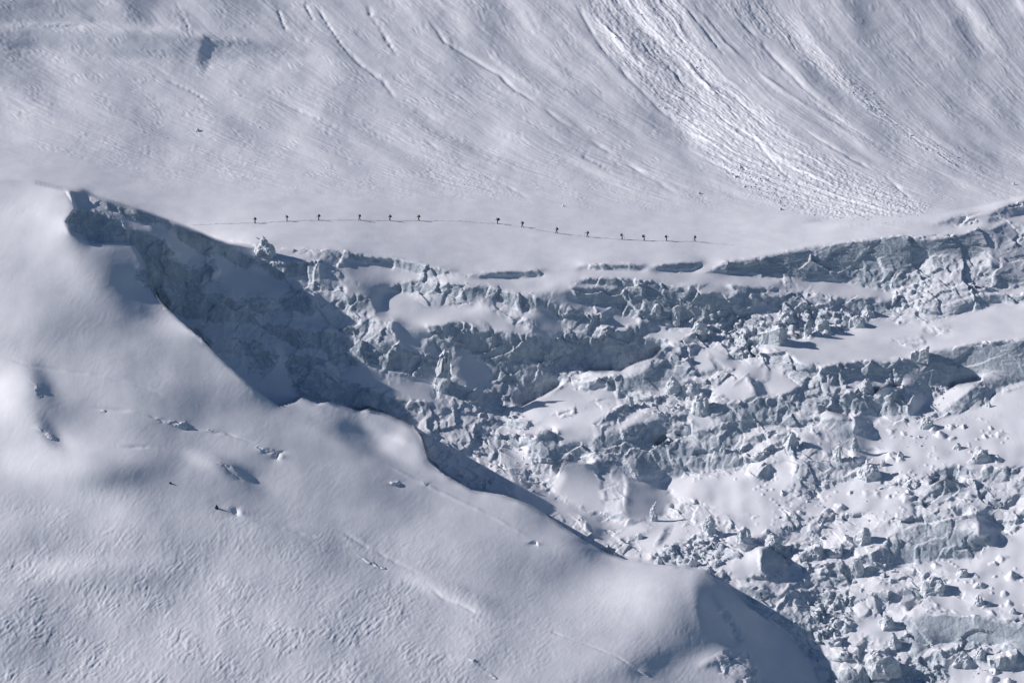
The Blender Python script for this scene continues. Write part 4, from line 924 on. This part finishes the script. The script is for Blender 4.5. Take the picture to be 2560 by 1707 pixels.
scatter('ice_rubble', 'small broken ice chunks strewn between the seracs', [
    ('K3','1560,600 2150,500 2300,600 2250,960 2050,900 1900,800 1800,700',420,.5,3.0), ('K4','80,1060 560,1060 900,1100 980,1150 700,1290 340,1350 100,1200',130,.5,2.4),
    ('K4','1240,880 1380,740 1500,760 1520,900 1440,1060 1300,1060 1180,1000',160,.4,1.6), ('K7','480,700 720,700 800,1050 560,1200 380,1190 400,1000 300,900',230,.6,3.0),
    ('K7','1350,1330 1640,1400 1640,1568 1300,1568',300,.4,1.4), ('K8','530,420 820,280 1250,200 1240,440 1160,500 700,490',200,.6,3.0),
    ('K7','200,350 800,350 1300,520 1000,640 500,620 200,450',130,.5,2.6), ('K6','1200,760 1700,640 1750,800 1300,980 1100,900',150,.3,1.5),
    ('K6','60,1300 700,1250 1300,1340 1300,1568 100,1568',70,.4,1.8), ('K7','0,0 900,0 1100,180 700,300 300,330 0,250',80,.4,2.0),
    ('K7','1640,1400 2350,1440 2350,1568 1640,1568',90,.4,1.6), ('K5','900,180 1600,180 1600,420 1400,300 1100,220',110,.5,2.4),
    ('K4','1900,750 2100,700 2100,920 1860,960',60,.4,1.4), ('K3','1000,1250 1700,1200 1700,1450 1200,1450',120,.5,2.6), ('K5','0,600 150,620 250,1000 100,1000',50,.6,2.4),
    ('K7','900,1180 1300,1200 1300,1568 850,1568',80,.5,2.4), ('K6','900,600 1500,600 1500,800 900,760',50,.3,1.4), ('K6','1460,360 1740,340 1640,560 1480,560',80,.4,1.4)], 5, MB_)
scatter('avalanche_debris', 'fine avalanche debris spread down the mountainside', [
    ('O','1430,0 1500,95 1570,185 1640,250 1700,330 1790,420 1860,470 1960,515 2100,550 2240,548 2330,530 2290,500 2150,430 2010,360 1890,260 1800,190 1720,60 1700,0',900,.2,.95),
    ('O','1860,430 1960,515 2100,550 2240,548 2330,530 2290,500 2150,440 2000,420',500,.2,1.1),
    ('O','1850,410 1790,420 1860,470 1960,515 2060,545 1980,500 1900,460',160,.3,1.3),
    ('C3','1150,500 1300,620 1500,850 1900,1080 2150,1220 2000,1200 1700,1080 1400,850 1200,700',300,.2,1.2),
    ('C1','1400,780 1800,820 2000,900 1700,860',25,.2,.9), ('C2','550,1100 1300,1290 1300,1360 700,1330',60,.2,.8), ('C1','900,880 2300,900 2352,1150 1900,1180 1000,950',50,.2,.9)], 9, MB_)

# ------------------------------------------------------------------ trodden trail
def trail():
    bm = bmesh.new(); prev = None
    for u in np.arange(470, 1835, 3.0):
        v = float(np.interp(u, TRAIL[:,0], TRAIL[:,1])) + .5*math.sin(u*.09)+.4*math.sin(u*.31)
        a = surf2(u, v-.75)+Vector((0,0,.05)); b = surf2(u, v+.75)+Vector((0,0,.05))
        va, vb = bm.verts.new(a), bm.verts.new(b)
        if prev: bm.faces.new((prev[0], prev[1], vb, va))
        prev = (va, vb)
    m = flat_mat('trodden_snow', (.73, .74, .77)); m.node_tree.nodes['Noise Texture'].inputs['Scale'].default_value = .8
    tag(mesh_obj('trail', bm, m, smooth=True), 'thin trodden trail across the snow plateau', kind='structure')
trail()

# ------------------------------------------------------------------ the climbers
M_sk = flat_mat('skin', (.35, .2, .14)); M_jk = [flat_mat('jacket', c) for c in ((.012,.013,.03), (.02,.016,.03), (.010,.012,.022), (.03,.012,.016))]
M_tr = flat_mat('trousers', (.012,.013,.02)); M_bt = flat_mat('boots', (.01,.01,.012)); M_pk = [flat_mat('pack', c) for c in ((.008,.008,.016), (.012,.014,.02), (.010,.008,.018))]
M_pl = flat_mat('pole_metal', (.03,.03,.035), .4)
def climber(pose, jm):
    """forward is -x; feet at z=0"""
    st, ln, arm, bend = pose            # half stride, forward lean, arm reach, knee bend
    hip = Vector((0, 0, .93)); 
    def L_(d, z): return Vector((-(d + (z-.93)*math.tan(ln)), 0, z))
    V_ = Vector
    pelvis = V_((0,0,.95)); waist = L_(0,1.12); chest = L_(.01,1.32); neck = L_(.02,1.50); head0 = L_(.05,1.58); head = L_(.07,1.68); top = L_(.06,1.77)
    nodes = [(pelvis,.15,.13),(waist,.145,.12),(chest,.18,.13),(neck,.065,.065),(head0,.085,.09),(head,.105,.115),(top,.07,.08)]
    edges = [(0,1),(1,2),(2,3),(3,4),(4,5),(5,6)]
    def add(p, a, b=None): nodes.append((p, a, b or a)); return len(nodes)-1
    for sgn, fx in ((1, -st), (-1, st)):
        y = sgn*.10
        h = add(V_((0, y, .88)), .135, .12); edges.append((0, h))
        kx = fx*.5 - (.10 if fx < 0 else .04)*bend - .03
        k = add(V_((kx, y, .50)), .098); edges.append((h, k))
        a = add(V_((fx+.02, y, .11)), .080); edges.append((k, a))
        he = add(V_((fx+.05, y, .055)), .065); edges.append((a, he))
        t = add(V_((fx-.17, y, .045)), .048); edges.append((a, t))
    hands = []
    for sgn in (1, -1):
        y = sgn*.20
        s = add(chest+V_((0, y, .10)), .062); edges.append((2, s))
        reach = arm if sgn > 0 else arm*.6
        e = add(chest+V_((-.12-.12*reach, y*1.25, -.16)), .048); edges.append((s, e))
        w = add(chest+V_((-.30-.22*reach, y*1.15, -.17+.10*reach)), .034); edges.append((e, w))
        hd = add(chest+V_((-.37-.22*reach, y*1.1, -.16+.10*reach)), .040, .03); edges.append((w, hd))
        hands.append(nodes[hd][0].copy())
        for q in range(3):
            f = add(nodes[hd][0]+V_((-.05, (q-1)*.022, -.03)), .012); edges.append((hd, f))
    me = bpy.data.meshes.new('person'); me.from_pydata([n[0] for n in nodes], edges, []); me.update()
    o = bpy.data.objects.new('tmp', me); col.objects.link(o)
    sk = o.modifiers.new('s', 'SKIN'); 
    if not me.skin_vertices: me.skin_vertices.new()
    for sv, n in zip(me.skin_vertices[0].data, nodes): sv.radius = (n[1], n[2])
    me.skin_vertices[0].data[0].use_root = True
    ss = o.modifiers.new('u', 'SUBSURF'); ss.levels = 1; ss.render_levels = 1
    dg = bpy.context.evaluated_depsgraph_get(); ev = o.evaluated_get(dg)
    m2 = bpy.data.meshes.new_from_object(ev); m2.name = 'person'
    bpy.data.objects.remove(o); 
    m2.materials.clear()
    for m in (jm, M_tr, M_bt, M_sk): m2.materials.append(m)
    for p in m2.polygons:
        c = p.center; mi = 0
        if c.z < .14: mi = 2
        elif c.z < .97: mi = 1
        elif 1.56 < c.z < 1.72 and abs(c.y) < .07 and c.x < head.x - .07: mi = 3
        elif min((c-h).length for h in hands) < .05: mi = 2
        p.material_index = mi; p.use_smooth = True
    body = bpy.data.objects.new('person', m2); col.objects.link(body)
    # hood / hat as clothing
    bm = bmesh.new(); bmesh.ops.create_uvsphere(bm, u_segments=12, v_segments=8, radius=.135)
    for v in bm.verts:
        v.co.z *= 1.05
        if v.co.z < -.02: v.co.z = -.02 + (v.co.z+.02)*.5; v.co.x += .02
    bmesh.ops.translate(bm, vec=head+V_((.02,0,.035)), verts=bm.verts)
    mesh_obj('hat', bm, jm, body, True)
    return body, chest, hands
def pack_mesh(k):
    bm = bmesh.new()
    def bx(c, s, bev):
        r = bmesh.ops.create_cube(bm, size=1.0)['verts']
        bmesh.ops.scale(bm, vec=s, verts=r); bmesh.ops.translate(bm, vec=c, verts=r)
        bmesh.ops.bevel(bm, geom=[e for e in bm.edges if e.verts[0] in r], offset=bev, segments=2, affect='EDGES')
    bx((0,0,.0),(.28*k,.36,.62),.07); bx((.02,0,.36),(.26*k,.34,.13),.05); bx((.17*k,0,-.08),(.10,.26,.34),.04); bx((.0,.22,-.12),(.14,.08,.3),.03); bx((.0,-.22,-.12),(.14,.08,.3),.03)
    return bm
PEOPLE = [ # u, v, facing (+1 left), half stride, lean, arm, knee bend, pack size, pole, label
 (638,558,1,.10,.30,.9,1,1.15,0,'climber bent forward with knees together, leftmost of the line'),
 (718,553.5,1,.09,.36,.7,1,1.0,0,'climber stooping on bent legs, second from the left end of the line'),
 (797,551.5,1,.07,.10,1.1,.4,1.15,1,'climber standing upright with feet together and an arm out, third from the left'),
 (899,551.5,1,.30,.16,.7,.6,1.0,0,'climber in a long stride with the rear leg stretched back, fourth from the left'),
 (975,551,1,.22,.12,.8,.8,1.25,0,'climber with a boxy high pack and arm forward, fifth from the left'),
 (1047,551.5,1,.24,.20,1.2,.6,1.2,1,'climber striding last before the big gap in the line, sixth from the left'),
 (1244,560,1,.06,.28,.9,.6,2.0,0,'climber carrying the bulkiest pack, first one right of the big gap in the line'),
 (1306,569,1,.29,.22,.8,.9,1.2,0,'climber striding downhill just right of the one with the bulkiest pack'),
 (1392,583.5,1,.30,.10,.7,1,1.1,0,'climber in a wide stride, sixth from the right end of the line'),
 (1469,592,1,.26,.12,1.5,.7,1.0,1,'climber reaching a pole out in front, fifth from the right end of the line'),
 (1555,598,-1,.09,.05,.6,.5,1.1,1,'climber standing with a pole held out to the right, fourth from the right end'),
 (1610,601.5,-1,.10,.10,.4,.8,1.5,0,'climber with legs together under a tall pack, third from the right end'),
 (1666,604,-1,.06,.12,1.2,.3,1.1,0,'climber standing straight with one arm raised, next to last on the right'),
 (1737,604,1,.28,.08,.3,.7,1.0,0,'climber striding alone at the far right end of the line')]
for n_, (u, v, fc, st_h, ln, arm, kb_, pk, pole, lb) in enumerate(PEOPLE):
    jm = M_jk[n_ % 4]
    b, chest, hands = climber((st_h, ln, arm, kb_), jm)
    p = surf2(u, v); rz = (0 if fc > 0 else math.pi) + random.Random(n_).uniform(-.2, .2)
    M = Matrix.Translation(p + Vector((0,0,-.03))) @ Matrix.Rotation(rz, 4, 'Z') @ Matrix.Scale(1.08, 4)
    b.matrix_world = M
    tag(b, lb, 'person', 'line of climbers crossing the plateau')
    o = mesh_obj('backpack', pack_mesh(pk), M_pk[n_ % 3], None, True)
    o.matrix_world = M @ Matrix.Translation(chest + Vector((.13+.14*pk, 0, .02))) @ Matrix.Rotation(-ln, 4, 'Y')
    ords = ['leftmost climber', 'second climber from the left', 'third climber from the left', 'fourth climber from the left', 'fifth climber from the left', 'last climber before the big gap',
            'first climber right of the big gap', 'second climber right of the big gap', 'sixth climber from the right', 'fifth climber from the right', 'fourth climber from the right', 'third climber from the right', 'next to last climber on the right', 'rightmost climber']
    tag(o, ('bulky wide' if pk > 1.8 else 'tall' if pk > 1.4 else 'dark') + ' backpack on the back of the ' + ords[n_], 'backpack', 'backpacks of the climbers')
    if pole:
        bm = bmesh.new(); h = hands[0]; foot = Vector((h.x-.22, h.y, .02)); d = (foot-h); ln_ = d.length+.12
        bmesh.ops.create_cone(bm, segments=6, radius1=.018, radius2=.022, depth=ln_, cap_ends=True)
        bmesh.ops.create_cone(bm, segments=8, radius1=.06, radius2=.06, depth=.012, cap_ends=True, matrix=Matrix.Translation((0,0,-ln_/2+.08)))
        o = mesh_obj('trekking_pole', bm, M_pl); mid = (h+foot)/2 - d.normalized()*.06
        o.matrix_world = M @ Matrix.Translation(mid) @ (-d).to_track_quat('Z', 'Y').to_matrix().to_4x4()
        tag(o, 'thin dark trekking pole held by the ' + ords[n_], 'trekking pole', 'trekking poles of the climbers')
